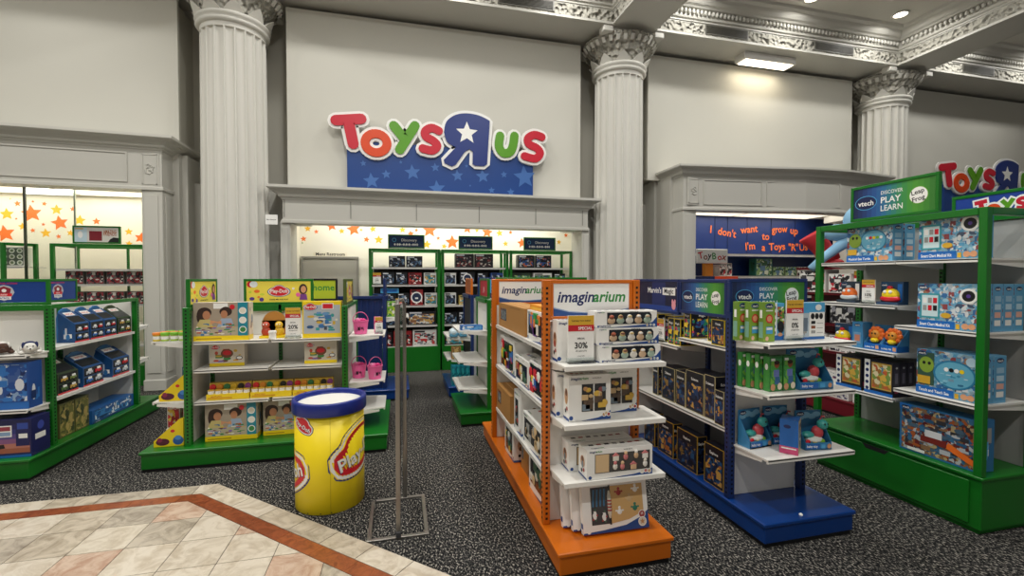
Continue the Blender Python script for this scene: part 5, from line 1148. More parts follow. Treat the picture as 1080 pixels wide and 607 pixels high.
for k, (y0, y1, lab) in enumerate(((5.0, 5.2, 'nearest'), (5.22, 5.42, 'second'), (5.43, 5.63, 'third'))):
    east('vp1', vehicle_pack(.2, .14, .31, PB, BCAR, PB2), 'toy_pack', f'blue arched rescue-truck pack, {lab} on the top side shelf of the left green unit', 'toy pack', y0, y1, 1.002, -2.89, .14, group='blue rescue-truck packs')
east('vp2', vehicle_pack(.24, .14, .3, PG, GCAR, PG2), 'toy_pack', 'olive green arched truck pack at the far end of the top side shelf', 'toy pack', 5.66, 5.9, 1.002, -2.89, .14)
east('vp3', vehicle_pack(.26, .16, .33, PG, GCAR, PG2), 'toy_pack', 'olive green arched truck pack on the middle side shelf beside the near post', 'toy pack', 4.79, 5.05, .567, -2.9, .16)
for k, (y0, y1, lab) in enumerate(((5.1, 5.4, 'near one'), (5.55, 5.85, 'far one'))):
    east('vp4', vehicle_pack(.3, .16, .32, PB, BCAR, PB2), 'toy_pack', f'wide blue rescue-truck pack on the middle side shelf, {lab}', 'toy pack', y0, y1, .567, -2.89, .16, group='wide blue truck packs')
for k, (y0, lab) in enumerate(((4.8, 'near one'), (5.0, 'far one'))):
    east('ob', generic(.19, .16, .3, mat('#5f5f34', .4), ['#6a6a34', '#8a8444', '#3a4428', '#b09a5a'], None, None, 4, 10, frame=.04), 'toy_box', f'olive patterned toy box on the left green base, {lab} behind the near post', 'toy box', y0, y0+.19, .182, -2.9, .16, group='olive boxes on the base')
east('bt', generic(.7, .2, .13, mat('#1f5a9a', .35), ['#1f5a9a', '#3a84c0', '#0f3468', '#e8ecf0'], mat('#20407a', .4), 'Hero Vehicles', 5, 8, tpos='b'), 'toy_box', 'long low blue tray of vehicle boxes at the far end of the left green base', 'toy box', 5.2, 5.9, .182, -2.88, .2)
def plush_dog(coat, patch):
    def b():
        m = MB(); m.ball((0, 0, .04), .06, .045, .04, coat, 14, 8); m.ball((.0, -.07, .05), .038, .035, .042, coat, 14, 8); m.ball((0, -.1, .04), .018, .018, .015, coat, 10, 6); m.ball((0, -.118, .044), .006, .005, .005, INKK, 8, 5)
        for s in (-1, 1):
            m.ball((s*.016, -.098, .062), .005, .004, .006, INKK, 7, 5); m.ball((s*.05, -.065, .015), .02, .028, .014, coat, 10, 6); m.ball((s*.05, .03, .018), .022, .03, .018, coat, 10, 6)
        e = MB()
        for s in (-1, 1): e.ball((s*.036, -.06, .07), .012, .014, .026, patch, 10, 6)
        e.ball((0, -.055, .088), .03, .028, .014, patch, 12, 6); e.ball((0, .02, .068), .04, .04, .016, patch, 12, 6); q = MB(); q.tube([(0, .06, .03), (0, .08, .05), (.01, .085, .08)], [.012, .01, .006], patch, 8); c = MB(); c.lathe((0, -.045, .045), [(.036,-.005),(.038,0),(.036,.005)], 16, RED, ax='y')
        return m, [('ears', e, []), ('tail', q, []), ('collar', c, [])]
    return b
PLW = mat('#dcdad4', .95, bump=.4, bscale=200); PLN = mat('#26305a', .95); PLBR = mat('#4a3328', .95)
place('plush1', plush_dog(PLW, PLN), 'plush_puppy', 'white and navy plush puppy, right one on the end shelf of the left green unit', 'plush toy', -2.92, 4.52, .987, 35, smooth=True)
place('plush2', plush_dog(PLBR, PLW), 'plush_puppy', 'brown and white plush puppy lying left on the end shelf of the left green unit', 'plush toy', -3.115, 4.53, .987, 40, smooth=True)
place('pawbox', generic(.3, .14, .37, mat('#1d4a94', .35), ['#1d4a94', '#2f74c0', '#0f2a60', '#d8dde6', '#3a5a9a', '#8aa6c8'], MBLUE, None, 6, 22, frame=.04), 'toy_box', 'tall blue toy box on the lower end shelf of the left green unit', 'toy box', -3.03, 4.51, .552)
def night_set(m, w, d, h):
    m.bx(w, d, h, 'f'); L = m.layer
    for i, c in enumerate(('#a8604a', '#c07a6a', '#8a5a86', '#5a4a8a', '#33357a', '#20245e', '#161a48')): m.layer = L; m.rect(.02, .12+i*.125, .98, .12+(i+1)*.125, mat(c, .4))
    m.layer = 2; m.rect(.3, .45, .5, .62, mat('#d8dde6', .4)); m.rect(.38, .62, .42, .82, mat('#2a3a6a', .4)); m.rect(.52, .55, .72, .85, INKW); m.rect(.54, .58, .7, .68, mat('#8aa6c8', .4)); m.rect(.54, .71, .7, .82, mat('#9a3a4a', .4)); m.pol([(.05,.3),(.6,.36),(.62,.26),(.08,.18)], INKK); m.ell(.3, .32, .07, .035, mat('#2a62b0', .4), 16); m.ell(.16, .22, .02, .02, GREY, 10); m.ell(.46, .24, .02, .02, GREY, 10); m.rect(0, 0, 1, .07, MBLUE); m.rect(.78, .3, .98, .92, mat('#1c1f58', .4)); m.rect(.82, .5, .95, .62, INKW); m.rect(.8, .74, .96, .9, mat('#2f4aa0', .4))
    m.bx(w, d, h, 'r'); m.rect(.05, .05, .95, .95, mat('#1a1f5a', .4)); m.ell(.5, .75, .035, .035, mat('#3a4aa8', .4), 14); m.rect(.2, .4, .75, .55, INKW)
place('night', carton(.44, .2, .30, mat('#1c2158', .35), night_set), 'toy_box', 'large dark purple playset box on the green base at the left edge', 'toy box', -3.06, 4.49, .182)

# ---------- modelling-dough unit
PDC = [mat(c, .4) for c in ('#e8e2d0', '#c8503a', '#3f8a4a', '#d8b040', '#8a6ab0', '#f0ece0', '#3a7ab0', '#7a4a34')]
def kids_kit(w, d, h, teal=True):
    def art(m, w, d, h):
        m.bx(w, d, h, 'f'); m.rect(.0, .12, 1, 1, mat('#a89a88', .4)); m.rect(.36, .84, .62, .98, INKW); m.layer = 2
        for u, v, s in ((.2, .72, 1), (.58, .74, .9)):
            m.layer = 2; m.ell(u, v+.02, .055*s, .045*s, HAIR, 16); m.ell(u-.06 if u < .4 else u, v-.08 if u < .4 else v+.06, .035, .07 if u < .4 else .03, HAIR, 14); f = .035 if u < .4 else -.03; m.ell(u+f, v-.05, .03*s, .038*s, mat('#b97f5c', .5), 14)
            m.pol([(u-.16, .36), (u+.15, .36), (u+.1, v-.16), (u-.08, v-.16)], mat('#c9b878', .5) if u < .4 else mat('#9fb0c8', .5))
        m.pol([(.3,.42),(.42,.5),(.3,.54)], SKIN); m.pol([(.5,.42),(.38,.48),(.5,.53)], SKIN); m.rect(.0, .12, .8, .36, mat('#b8ad94', .4)); m.layer = 8; m.collage(.02, .14, .78, .46, PDC, 44, 3, .15)
        m.layer += 1; m.rect(0, 0, 1, .13, YELLOW); m.rect(.05, .04, .5, .07, mat('#b8901a', .4)); m.ell(.7, .88, .02, .022, RED, 14)
        if teal:
            m.rect(.8, .12, .98, 1, TEAL)
            for v in (.28, .53, .78): m.layer += 1; m.ell(.89, v, .03, .03, INKW, 16); m.ell(.89, v, .023, .023, PDC[int(v*10) % 7], 12); m.layer -= 3
        for s in 'lr': m.bx(w, d, h, s); m.rect(0, 0, 1, .13, YELLOW); m.collage(.1, .2, .9, .9, PDC, 8, 4, .4)
    return carton(w, d, h, mat('#ddd2c0', .4), art)
def front(key, b, name, lab, cat, x0, x1, yf, z, dep, rz=0, **k): return place(key, b, name, lab, cat, (x0+x1)/2, yf+dep/2, z, rz, **k)
front('kk1', kids_kit(.43, .12, .33), 'toy_box', 'big dough kit box with two children, left on the top dough shelf', 'toy box', -1.715, -1.285, 4.43, 1.052, .12)
front('kk2', kids_kit(.41, .12, .32), 'toy_box', 'big dough kit box with two children, on the green base left of the giant can', 'toy box', -1.645, -1.235, 4.45, .172, .12)
front('kk3', kids_kit(.35, .12, .31), 'toy_box', 'dough kit box with two children, partly behind the giant can on the green base', 'toy box', -1.2, -.85, 4.5, .172, .12)
def tools_kit(w, d, h):
    tm = [mat(c, .4) for c in ('#3f76b0', '#6a9ac8', '#2f5a8a', '#e8e4da', '#3a9a9a', '#4a4e5a', '#d8b040')]
    def art(m, w, d, h):
        m.bx(w, d, h, 'f'); m.rect(0, 0, 1, 1, YELLOW); m.rect(.03, .12, .97, .9, mat('#b9bfc4', .4)); m.layer = 2; m.collage(.05, .14, .95, .72, tm, 30, 6, .24); m.layer += 1; pd_logo(m, .2, .84, .05); m.rect(.5, .78, .8, .95, INKW); m.rect(.52, .8, .78, .93, RED)
        for s in 'lr': m.bx(w, d, h, s); m.collage(.1, .1, .9, .9, tm, 8, 4, .4)
    return carton(w, d, h, YELLOW, art)
front('tk', tools_kit(.33, .11, .33), 'toy_box', 'tall yellow dough kit box full of blue tools, right on the top dough shelf', 'toy box', -.85, -.52, 4.43, 1.052, .11)
def small_kit(w, d, h):
    def art(m, w, d, h):
        m.bx(w, d, h, 'f'); m.rect(0, .14, 1, 1, mat('#d8cfc0', .4)); m.rect(0, 0, 1, .14, YELLOW); m.layer = 2; m.collage(.05, .16, .95, .8, PDC, 16, 8, .26); m.layer += 1; m.ell(.5, .55, .05, .04, mat('#7a4a34', .5), 16); m.ell(.5, .58, .035, .022, RED, 14); m.ell(.85, .35, .028, .018, INKK, 12); m.ell(.85, .35, .022, .013, INKW, 12); pd_logo(m, .17, .82, .03)
    return carton(w, d, h, mat('#d8cfc0', .4), art)
front('sk', small_kit(.28, .1, .205), 'toy_box', 'small dough kit box on the second dough shelf, left end', 'toy box', -1.64, -1.36, 4.55, .807, .1, group='small dough kits')
front('sk', small_kit(.28, .1, .205), 'toy_box', 'small dough kit box on the second dough shelf, right end', 'toy box', -.85, -.57, 4.5, .807, .1, group='small dough kits')
def figure_dome():
    w, d, h = .21, .1, .19; m = MB(); m.box(-w/2, w/2, d/2-.006, d/2, 0, h*.8, mat('#b9823a', .4)); m.lathe((0, d/2-.003, h*.72), [(.1,-.003),(.1,.003)], 20, mat('#b9823a', .4), ax='y'); m.box(-w/2, w/2, -d/2, d/2-.006, 0, .02, YELLOW)
    a = MB()
    for x, c in ((-.06, mat('#b8432a', .4)), (.05, mat('#e0b42a', .4))): a.ball((x, 0, .055), .04, .03, .045, c, 12, 8); a.ball((x, -.01, .115), .034, .028, .032, c, 12, 8); a.ball((x-.012, -.036, .122), .006, .004, .007, INKW, 7, 5); a.ball((x+.012, -.036, .122), .006, .004, .007, INKW, 7, 5)
    return m, [('animal_figure', a, [])]
front('fd', figure_dome, 'toy_pack', 'domed pack with a red and a yellow animal figure, middle of the top dough shelf', 'toy pack', -1.225, -1.015, 4.5, 1.052, .1)
def dough_pot(lid, body=None):
    def b():
        m = MB(); m.lathe((0,0,0), [(.028,0),(.029,.004),(.029,.055)], 20, body or YELLOW); c = lambda p: p
        m.lathe((0,0,0), [(.0292,.015),(.0292,.042)], 20, INKW, False); l = MB(); l.lathe((0,0,0), [(.032,.052),(.033,.055),(.033,.07),(.03,.073),(.0,.073)], 20, lid)
        return m, [('lid', l, [])]
    return b
place('potw', dough_pot(INKW, INKW), 'dough_pot', 'white dough pot standing in front of the domed figure pack', 'dough pot', -1.1, 4.44, 1.052)
OL, GL = mat('#f08a2a', .4), mat('#7ac03a', .4)
pots = [(-2.03, 4.53, 'o'), (-2.0, 4.60, 'o'), (-1.965, 4.52, 'g'), (-1.90, 4.53, 'g'), (-1.83, 4.52, 'g'), (-1.93, 4.6, 'o'), (-1.86, 4.6, 'o'), (-1.99, 4.68, 'g'), (-1.90, 4.68, 'g')]
for x, y, c in pots:
    place('pot' + c, dough_pot(OL if c == 'o' else GL, mat('#d8c23a', .4) if c == 'o' else mat('#a8c84a', .4)), 'dough_pot', ('orange' if c == 'o' else 'green') + '-lidded dough pot in the cluster on the left end shelf of the dough unit', 'dough pot', x, y, 1.052, 0, ('orange' if c == 'o' else 'green') + '-lidded dough pots')
def pot_tray():
    w, d, h = .335, .12, .05; m = MB(); m.box(-w/2, w/2, -d/2, d/2, 0, h, YELLOW); m.bx(w, d, h, 'f'); m.rect(.03, .2, .6, .45, mat('#d89a1a', .4)); m.txt('case of colors', .1, .55, .011, INKR)
    cols = [RED, mat('#d88a2a', .4), mat('#2f7a4a', .4), mat('#d8b42a', .4), INKK, mat('#8a3a8a', .4)]; P = []
    for i in range(6):
        q = MB(); x = -w/2+.028+i*(w-.056)/5; q.lathe((x, -d/2+.03, 0), [(.025,.05),(.025,.078)], 14, INKW); q.lathe((x, -d/2+.03, 0), [(.026,.078),(.026,.084)], 14, PDC[3]); P.append(('pot', q, []))
    k = MB(); k.box(-w/2, w/2, .015, d/2, h, h+.085, mat('#c9a83a', .4)); P.append(('back_carton', k, []))
    for i in range(6):
        q = MB(); q.lathe((-w/2+.028+i*(w-.056)/5, .008, h+.05), [(.024,-.007),(.026,.0),(.026,.006)], 16, cols[i], ax='y'); P.append(('round_lid', q, []))
    return m, P
for k, (x0, lab) in enumerate(((-1.63, 'left one, clear of the giant can'), (-1.285, 'middle one'), (-.94, 'right one, above the giant can'))):
    front('ptray', pot_tray, 'dough_tray', f'yellow tray of dough pots below round coloured lids, {lab}', 'dough tray', x0, x0+.335, 4.44, .532, .12, group='yellow dough trays')
front('sale20', sale('20%', .125, .275), 'sale_card', '20% price card on the top dough shelf', 'sale card', -.995, -.87, 4.42, 1.052, .06)
def wedge():
    w, d, h = .22, .2, .235; m = MB(); pr = [(-w/2, 0), (w/2, 0), (w/2, h), (w/2-.02, h), (-w/2, .05)]
    m.prism([(x, -d/2, z) for x, z in pr], (0, .004, 0), YELLOW); m.prism([(x, d/2, z) for x, z in pr], (0, -.004, 0), YELLOW); m.box(w/2-.006, w/2, -d/2+.004, d/2-.004, 0, h, YELLOW); m.box(-w/2, w/2-.006, -d/2+.004, d/2-.004, 0, .01, YELLOW); m.box(-w/2, -w/2+.004, -d/2+.004, d/2-.004, .01, .05, YELLOW)
    m.face((-w/2, -d/2, 0), (1,0,0), (0,0,1), w, h); m.ell(.3, .17, .05, .03, mat('#5a1a34', .4), 16); m.ell(.2, .24, .02, .02, mat('#8a2a4a', .4), 10); m.ell(.82, .2, .04, .038, mat('#2a5aa0', .4), 16); m.ell(.82, .3, .026, .02, mat('#4a8ad0', .4), 12); m.ell(.64, .55, .016, .013, RED, 12)
    a = MB()
    for i in range(3): a.box(-w/2+.03, w/2-.03, -d/2+.02+.06*i, -d/2+.06+.06*i, .012, .05+.03*i, PDC[(i*2+1) % 7], .004)
    return m, [('dough_toys', a, [])]
place('wedge', wedge, 'display_pack', 'yellow sloping display pack on the lower left end shelf of the dough unit', 'display pack', -1.90, 4.60, .532, 0, 'sloping display packs')
place('wedge', wedge, 'display_pack', 'yellow sloping display pack standing on the green base at its left end', 'display pack', -1.90, 4.50, .172, 0, 'sloping display packs')
place('tealbox', generic(.12, .18, .25, mat('#2a6a8a', .4), ['#2a6a8a', '#4a9ab8', '#e8e4da', '#1a4a6a'], MBLUE, None, 3, 8), 'toy_box', 'teal box standing behind the sloping pack on the left end shelf', 'toy box', -1.87, 4.83, .532)
for k, x in enumerate((-1.975, -1.85)):
    place('rwbox', generic(.1, .1, .3, mat('#e0dcd4', .4), ['#d02a34', '#e8e4da', '#f0d24a', '#a81c28'], YELLOW, 'Dough', 4, 8, tcol=RED), 'toy_box', ('outer', 'inner')[k] + ' red and white dough box behind the sloping pack on the green base', 'toy box', x, 4.72, .172, 0, 'red and white dough boxes')
def bucket():
    m = MB(); m.lathe((0,0,0), [(.055,0),(.058,.004),(.07,.115),(.074,.118),(.074,.13),(.066,.13),(.056,.02),(.0,.018)], 26, PINK, True)
    m.warp = lambda p: (.0645*math.sin(p[0]/.0645), -.0655*math.cos(p[0]/.0645), p[2]); m.box(-.035, .035, 0, .001, .03, .09, mat('#d9d0d4', .4)); m.box(-.02, .0, -.001, .0, .04, .08, INKK); m.box(.006, .028, -.001, .0, .05, .075, mat('#8a3a6a', .4)); m.warp = None
    h = MB(); h.tube([(.07*math.cos(R(a)), -.01, .125+.085*math.sin(R(a))) for a in range(0, 181, 15)], .004, PINK, 6)
    c = MB(); rr = random.Random(3)
    for i in range(8): c.ball((rr.uniform(-.04, .04), rr.uniform(-.04, .04), .118+rr.uniform(0, .02)), .022, .022, .018, [PINK, mat('#e83a8a', .4), mat('#f4a0c8', .4)][i % 3], 9, 6)
    return m, [('handle', h, []), ('dough_bags', c, [])]
place('bucket', bucket, 'toy_bucket', 'pink bucket with upright handle on the upper right end shelf of the dough unit', 'toy bucket', -.365, 4.60, 1.057, 0, 'pink buckets')
place('bucket', bucket, 'toy_bucket', 'pink bucket on the lower right end shelf, nearer the green post', 'toy bucket', -.39, 4.67, .622, 0, 'pink buckets')
place('bucket', bucket, 'toy_bucket', 'pink bucket on the lower right end shelf, nearer the shelf tip', 'toy bucket', -.235, 4.58, .622, 30, 'pink buckets')
place('pinkbox', generic(.06, .06, .15, PINK, ['#f06ba8', '#f8a8cc', '#e03a88', '#f4e0ea'], None, None, 3, 6), 'toy_box', 'slim pink box beside the price card on the upper right end shelf', 'toy box', -.215, 4.72, 1.057)
place('sale5', sale('25%', .07, .16), 'sale_card', 'narrow price card on the right end shelf with the pink bucket', 'sale card', -.195, 4.58, 1.057)

# ---------- the giant can
t = thing('giant_can', 'giant yellow modelling-dough can with a blue lid on the carpet edge', 'display can', (-.49, 3.47, 0))
cx, cy, r = -.49, 3.47, .232
m = MB(); m.lathe((cx, cy, 0), [(r-.004,0),(r,.004),(r,.66)], 64, mat('#efd512', .4)); m.box(cx-.001+r*math.sin(R(8)), cx+.001+r*math.sin(R(8)), cy-r*math.cos(R(8))-.0008, cy-r*math.cos(R(8)), .005, .655, mat('#b8a010', .5)); body = m.build('can_body', t, True)
m = MB()
for p in ((.0, .012), (.07, .012), (-.09, .012)): m.ball((cx+r*math.sin(p[0]/r-.14), cy-r*math.cos(p[0]/r-.14), p[1]), .004, .004, .004, INKK, 6, 4)
m.build('rivet', t)
m = MB(); m.lathe((cx, cy, 0), [(.236,.66),(.246,.662),(.250,.67),(.250,.738),(.246,.75),(.238,.752),(.225,.75),(.222,.735),(.222,.712),(.0,.712)], 64, mat('#14287f', .3), False); lid = m.build('lid', t, True)
m = MB(); m.lathe((cx, cy, 0), [(.0,.7135),(.221,.7135)], 48, mat('#d8d6d0', .6), False); m.build('lid_insert', lid)
def wrapped(theta, z, rot, sc, cut=None):
    """logo wrapped on the can: an inked lozenge in strips plus lettering, centred at angle theta (0 faces the street side -Y)"""
    g = MB()
    def W(k):
        def f(p): a = R(theta) + p[0]/r; rr = r+.0008+k*.0007; return (cx+rr*math.sin(a), cy-rr*math.cos(a), z+p[1])
        return f
    c, s = math.cos(R(rot)), math.sin(R(rot))
    def lens(A, B, up, mt, k):
        n = 26; top = []; bot = []
        for i in range(n+1):
            u = -A + 2*A*i/n; q = math.sqrt(max(0, 1-(u/A)**2)); hump = up*max(0, 1-(u/(A*.55))**2)**.6 if abs(u) < A*.55 else 0
            top.append((u, B*q**.7+hump)); bot.append((u, -B*q**.7))
        w = W(k); v = [w((u*c-y*s, u*s+y*c)) for u, y in top] + [w((u*c-y*s, u*s+y*c)) for u, y in bot]
        g.add(v, [(i, i+1, n+2+i, n+1+i) for i in range(n)], mt)
    for i, (gr, mt) in enumerate(((1.16, mat('#1b2f78', .4)), (1.1, INKW), (1.0, RED))): lens(.19*sc*gr, .085*sc*(gr+(gr-1)*1.2), .045*sc, mt, i)
    def tx(st, u0, y0, h, mt, k, dx=0, bold=.05):
        pv, f, tw = text_poly(st, bold, .1); w = W(k); g.add([w(((u0+x*h)*c-(y0+y*h)*s, (u0+x*h)*s+(y0+y*h)*c)) for x, y in pv], f, mt)
    h = .085*sc; tw = text_poly('Play-Doh', .02, .1)[2]; k = min(1, .34*sc/(tw*h)); h *= k
    tx('Play-Doh', -tw*h/2-.004, -h*.52-.003, h, mat('#1b2f78', .4), 3, bold=.09); tx('Play-Doh', -tw*h/2, -h*.5, h, INKW, 4, bold=.04)
    return g.build('logo', body)
wrapped(73, .39, 20, 1.34); wrapped(-95, .23, 20, 1.34); wrapped(-40, .60, -24, .42)
# ---------- the shop gate
t = thing('security_gate', 'slim free-standing anti-theft gate with a flat metal foot on the carpet', 'security gate', (0, 3.1, 0))
m = MB()
for a in ((-.2, .17, 2.83, 2.855), (-.17, .17, 3.335, 3.36), (-.2, -.175, 2.855, 3.335), (.145, .17, 2.855, 3.335)): m.box(*a, 0, .014, STEEL, .002)
m.build('foot_frame', t)
m = MB(); m.box(-.028, .0, 2.828, 2.85, .014, 1.44, STEEL, .003); m.build('front_post', t)
m = MB(); m.box(.018, .046, 3.335, 3.36, .014, 1.42, STEEL, .003); m.build('rear_post', t)
m = MB(); m.tube([(-.014, 2.84, 1.43), (-.012, 2.86, 1.455), (.0, 2.95, 1.455), (.02, 3.25, 1.445), (.03, 3.34, 1.42)], .012, STEEL, 8); m.build('top_rail', t, True)
m = MB(); m.prism([(-.005, 2.852, .45), (.025, 3.334, .45), (.025, 3.334, 1.42), (-.005, 2.852, 1.43)], (.008, 0, 0), glassy()); m.build('clear_panel', t)
m = MB(); m.box(-.03, .002, 2.82, 2.857, .014, .05, mat('#3a3a3c', .5), .003); m.build('clamp', t)

# ---------- washroom lettering and small plaque
m = MB(); m.box(-1.46, -.9, 8.588, 8.599, 1.965, 2.04, mat('#efe9d6', .5)); m.face((-1.46, 8.588, 1.965), (1,0,0), (0,0,1), .56, .075); m.txt('Mens Restroom', .5, .25, .055, INKK, 'c', fit=.54); tag(m.build('restroom_sign'), 'small Mens Restroom lettering above the grey passage door', 'sign')
m = MB(); m.box(-1.86, -1.7, 7.2, 7.212, 2.36, 2.50, INKW); m.face((-1.86, 7.2, 2.36), (1,0,0), (0,0,1), .16, .14); m.txt('Mens Restroom', .5, .45, .014, INKK, 'c', fit=.14); m.box(-1.79, -1.77, 7.212, 7.425, 2.42, 2.44, STEEL); tag(m.build('projecting_sign'), 'tiny white plaque on the corner of the middle shop front by the column', 'sign')
# ---------- slogan on the blue boards
t = thing('wall_slogan', 'orange slogan letters spread over the blue boards of the right shop', 'slogan', (7.5, 8.6, 2.2))
for s_, x0, x1, z, rot in (('I', 6.56, 6.68, 2.57, -4), ("don't", 6.75, 7.28, 2.54, -8), ('want', 7.34, 7.8, 2.57, 6), ('to', 7.9, 8.13, 2.45, -3), ('grow', 8.17, 8.6, 2.60, 4), ('up', 8.67, 8.92, 2.6, -5), ("I'm", 7.48, 7.82, 2.21, 5), ('a', 7.9, 8.02, 2.2, -4), ('Toys', 8.1, 8.58, 2.21, 3), ('"R"', 8.63, 8.9, 2.21, 0), ('Us', 8.94, 9.2, 2.21, 4), ('kid!', 9.3, 9.75, 2.22, 0)):
    m = MB(); m.face((x0, 8.592, z), (1,0,0), (0,0,1), x1-x0, .3); tw = text_poly(s_, .05, 0)[2]; m.layer = 3; m.txt(s_, 0, 0, .165, mat('#f2793a', .45), fit=x1-x0, bold=.05, rot=rot); m.build('word', t)
# ---------- toy box stand
t = thing('display_stand', 'white Toy Box board on an orange pole over a navy and orange crate', 'display stand', (5.85, 7.75, 0))
bar(t, 'crate', 5.45, 5.92, 7.6, 7.95, 0, 1.62, mat('#18264f', .4), .004); bar(t, 'crate', 5.925, 6.45, 7.6, 7.95, 0, 1.62, mat('#d8481f', .4), .004)
m = MB()
for x0, x1, s_ in ((5.45, 5.92, 'A'), (5.925, 6.45, 'G')): m.face((x0, 7.6, 1.2), (1,0,0), (0,0,1), x1-x0, .42); m.txt(s_, .5, .3, .22, INKW, 'c', bold=0)
m.build('crate_letter', t); bar(t, 'pole', 5.78, 5.98, 7.72, 7.8, 1.62, 1.9, mat('#d8872a', .5), .01)
m = MB(); m.box(5.56, 6.26, 7.66, 7.7, 1.87, 2.15, INKW, .012); o = m.build('board', t); m = MB(); m.face((5.56, 7.66, 1.87), (1,0,0), (0,0,1), .7, .28)
for ch, u, v, mt, q in (('T', .14, .34, RED, 14), ('o', .28, .26, mat('#8a3a2a', .4), 0), ('y', .4, .34, INKK, -6), ('B', .56, .3, mat('#2f8a3a', .4), 4), ('o', .73, .24, RED, 0), ('x', .86, .26, mat('#a8432a', .4), -10)): m.layer = 0; m.txt(ch, u, v, .13, mt, 'c', bold=.06, rot=q)
m.build('board_lettering', o)
# ---------- boxes of the wall shelf and the maroon unit
def row(x0, z, items, y=8.3, unit='the shelf under the slogan'):
    for i, (w, h, body, cols, lab) in enumerate(items):
        place(('row', w, h, body.name), generic(w, .2, h, body, cols, None, None, 5, 12, frame=.05), 'toy_box', f'{lab} on {unit}', 'toy box', x0+w/2, y, z); x0 += w+.02
GRC = ['#2f5a3a', '#8aa86a', '#d8dcc8', '#1c3426', '#5a7a9a']; BWC = ['#e8e6e2', '#1c1c20', '#c82a3a', '#f0eeea', '#3a3a40']
row(7.4, 1.632, [(.42, .37, mat('#2f6a5a', .4), GRC, 'large green jungle-scene box'), (.3, .2, mat('#5a6a4a', .4), GRC, 'first small green box from the large one'), (.3, .2, mat('#5a6a4a', .4), GRC, 'second small green box from the large one'), (.3, .2, mat('#9a948a', .4), BWC, 'pale speckled box beside the small green ones')])
row(6.5, 1.632, [(.16, .24, mat('#d8d4cc', .4), BWC, 'slim white and red box nearest the Toy Box board'), (.12, .26, mat('#f0eee8', .4), BWC, 'thin white box second from the Toy Box board')])
row(6.6, 1.202, [(.4, .26, mat('#3a4a6a', .4), GRC, 'blue-grey box on the shelf below, left'), (.4, .26, mat('#6a2a3a', .4), BWC, 'dark red box on the shelf below, right')])
def redside(y, z, w, h, lab, cols=BWC, body=None, d=.2): side(('rs', w, h, tuple(cols)), generic(w, d, h, body or mat('#e6e3de', .4), cols, None, None, 7, 14, frame=.04), 'toy_box', lab, 'toy box', y, y+w, z, 4.92, d)
redside(4.36, 1.422, .36, .27, 'white box with a black car picture at the far end of the maroon top shelf')
redside(4.05, 1.422, .27, .22, 'white and black toy box left of the gold price card on the maroon top shelf')
redside(3.56, 1.422, .3, .2, 'red and white toy box at the near end of the maroon top shelf', ['#c82a3a', '#e8e6e2', '#8a1420', '#3a3a40'])
side('sale6', sale('15%', .16, .25), 'sale_card', 'gold-topped price card among the boxes on the maroon unit', 'sale card', 3.88, 4.04, 1.422, 4.93, .06)
for k, y in enumerate((3.62, 3.98, 4.34)): redside(y, 1.062, .32, .24, f'black patterned toy box on the second maroon shelf, {("near","middle","far")[k]} one', ['#1c1c20', '#3a3a40', '#8a8a90', '#c8c6c2'], BLACK)
for k, y in enumerate((3.62, 3.98, 4.34)): redside(y, .742, .32, .18, f'low white box with a dark window on the third maroon shelf, {("near","middle","far")[k]} one', ['#e8e6e2', '#1c1c20', '#f0eeea', '#4a4a58'])
for k, y in enumerate((3.6, 4.05)): redside(y, .202, .4, .3, f'large white and purple box on the maroon base, {("near","far")[k]} one', ['#e8e6e2', '#3a3468', '#c8c6c2', '#8a3a4a'])
# soft shapes on top of the maroon unit
t = [x for x in bpy.data.objects if x.get('label', '').startswith('maroon shelving')][0]
shelf(t, 4.9, 5.5, 3.55, 4.75, 1.72, 'W', 0, MAROON, br=False)
for y in (3.6, 4.7): post(t, 5.35, y, .2, 1.7, MAROON, .04)
SOFTB, SOFTR = mat('#8fbfe0', .8), mat('#c22b33', .7)
t = thing('soft_toy', 'pale blue soft animal with a round head and dangling arm above the green bay', 'soft toy', (5.15, 4.1, 1.72))
m = MB(); m.ball((5.22, 4.1, 1.92), .2, .2, .2, SOFTB, 18, 10); m.build('body', t, True)
m = MB(); m.ball((5.2, 4.1, 2.26), .2, .24, .2, SOFTB, 20, 12); m.ball((5.05, 4.33, 2.13), .12, .16, .1, SOFTB, 16, 9); m.ball((4.98, 4.46, 2.1), .05, .05, .045, mat('#cfe2ee', .8), 12, 7); m.build('head', t, True)
m = MB(); m.tube([(5.12, 4.22, 2.05), (5.02, 4.3, 1.95), (4.9, 4.36, 1.84), (4.77, 4.42, 1.7)], [.07, .06, .05, .045], SOFTB, 12); m.build('arm', t, True)
t = thing('soft_toy', 'red soft horn shape with an open bell beside the pale blue animal', 'soft toy', (5.2, 4.62, 1.72))
m = MB(); pr = [(.02, 0), (.1, .02), (.13, .1), (.11, .2), (.12, .32), (.16, .42), (.15, .44), (.08, .3), (.0, .25)]
m.lathe((0, 0, 0), pr, 22, SOFTR, False); q = Matrix.Rotation(R(-28), 3, 'Y') @ Matrix.Rotation(R(-18), 3, 'X')
m.v = [tuple(q @ Vector(p) + Vector((5.28, 4.58, 1.78))) for p in m.v]; m.build('bell', t, True)
m = MB(); m.ball((5.27, 4.56, 1.78), .1, .12, .055, SOFTR, 14, 8); m.build('foot', t, True)
